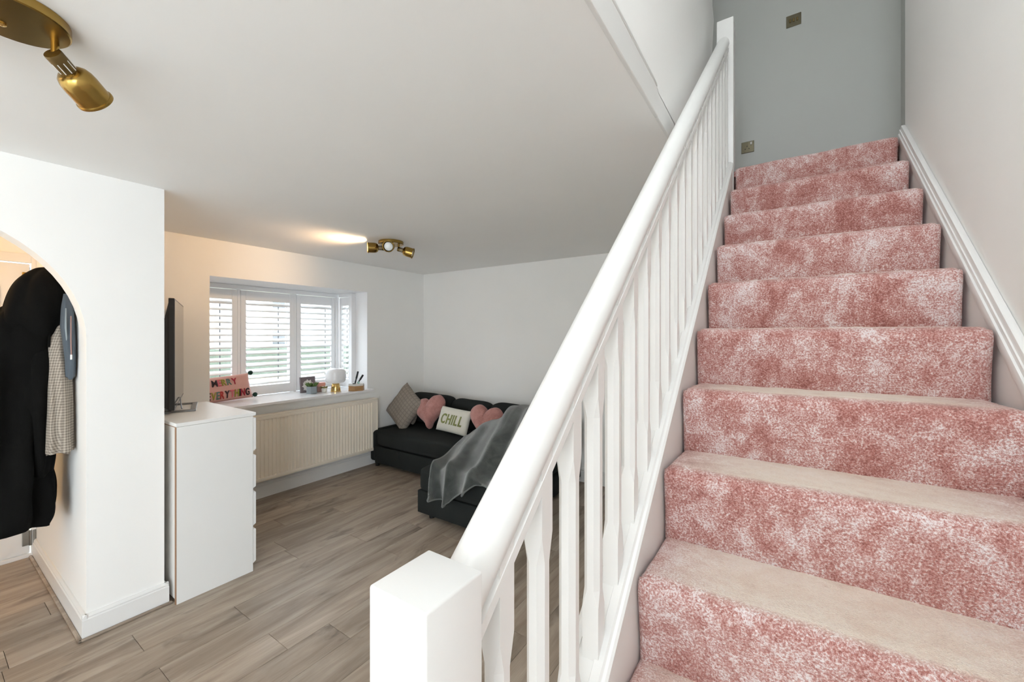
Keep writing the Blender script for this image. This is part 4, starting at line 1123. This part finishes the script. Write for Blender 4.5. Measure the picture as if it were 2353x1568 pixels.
# ------------------------------------------------------------------ outside, seen through the louvres
M['grass'] = fabric('lawn_grass', (0.34, 0.34, 0.20), 0.95, 60, 0, 0.3, 0.5, 0.6)
M['tarmac'] = plain('pale_tarmac', (0.30, 0.31, 0.33), 0.9)
M['brick'] = plain('tan_brick', (0.42, 0.30, 0.22), 0.9)
M['render'] = plain('pale_render', (0.75, 0.72, 0.66), 0.9)
M['rooftile'] = plain('brown_roof_tile', (0.20, 0.13, 0.10), 0.9)
M['glassdark'] = plain('dark_window_glass', (0.10, 0.11, 0.12), 0.1)
M['hedge'] = fabric('hedge_leaves', (0.10, 0.125, 0.09), 0.9, 20, 0, 0.5, 0.8, 3)
b_ = BM(); box(b_, -40, -4.75, -25, 40, -0.55, -0.30); o = put('lawn', b_, M['grass'], None, (-12, 5, -0.3)); tag(o, 'front lawn outside the bay window', 'lawn', kind='structure')
b_ = BM(); box(b_, -17, -11.5, -25, 40, -0.299, -0.28); o = put('road', b_, M['tarmac'], None, (-14, 5, -0.28)); tag(o, 'pale road across from the lawn', 'road', kind='structure')
b_ = BM(); box(b_, -20.0, -19.0, 4.0, 16.0, -0.3, 0.95)
bmesh.ops.subdivide_edges(b_, edges=b_.edges[:], cuts=14, use_grid_fill=True)
for v in b_.verts: v.co += Vector((mnoise.noise(v.co * 1.7), mnoise.noise(v.co * 1.7 + Vector((9, 0, 0))), mnoise.noise(v.co * 1.7 + Vector((0, 9, 0))))) * 0.25
o = put('hedge', b_, M['hedge'], None, (-19.5, 10, -0.3), 'all'); tag(o, 'clipped green hedge across the road outside', 'hedge')
hs = empty('house', (-26, 9, -0.3), 'pale house across the road seen between the louvres', 'house')
b_ = BM(); box(b_, -31, -24, 1, 15, -0.3, 4.8); put('wall', b_, M['render'], hs)
b_ = BM(); prism(b_, [(-31.6, 4.8), (-23.4, 4.8), (-27.5, 7.6)], 'y', 0.6, 15.4); put('roof', b_, M['rooftile'], hs)
for y0, z0 in ((2.5, 0.6), (7.0, 0.6), (11.5, 0.6), (2.5, 3.0), (7.0, 3.0), (11.5, 3.0)):
    b_ = BM(); box(b_, -24.01, -23.95, y0, y0 + 1.6, z0, z0 + 1.2); wf_ = put('window', b_, M['upvc'], hs)
    for q in (0, 1):
        b_ = BM(); box(b_, -23.96, -23.93, y0 + 0.08 + q * 0.76, y0 + 0.76 + q * 0.76, z0 + 0.08, z0 + 1.12); put('pane', b_, M['glassdark'], wf_)
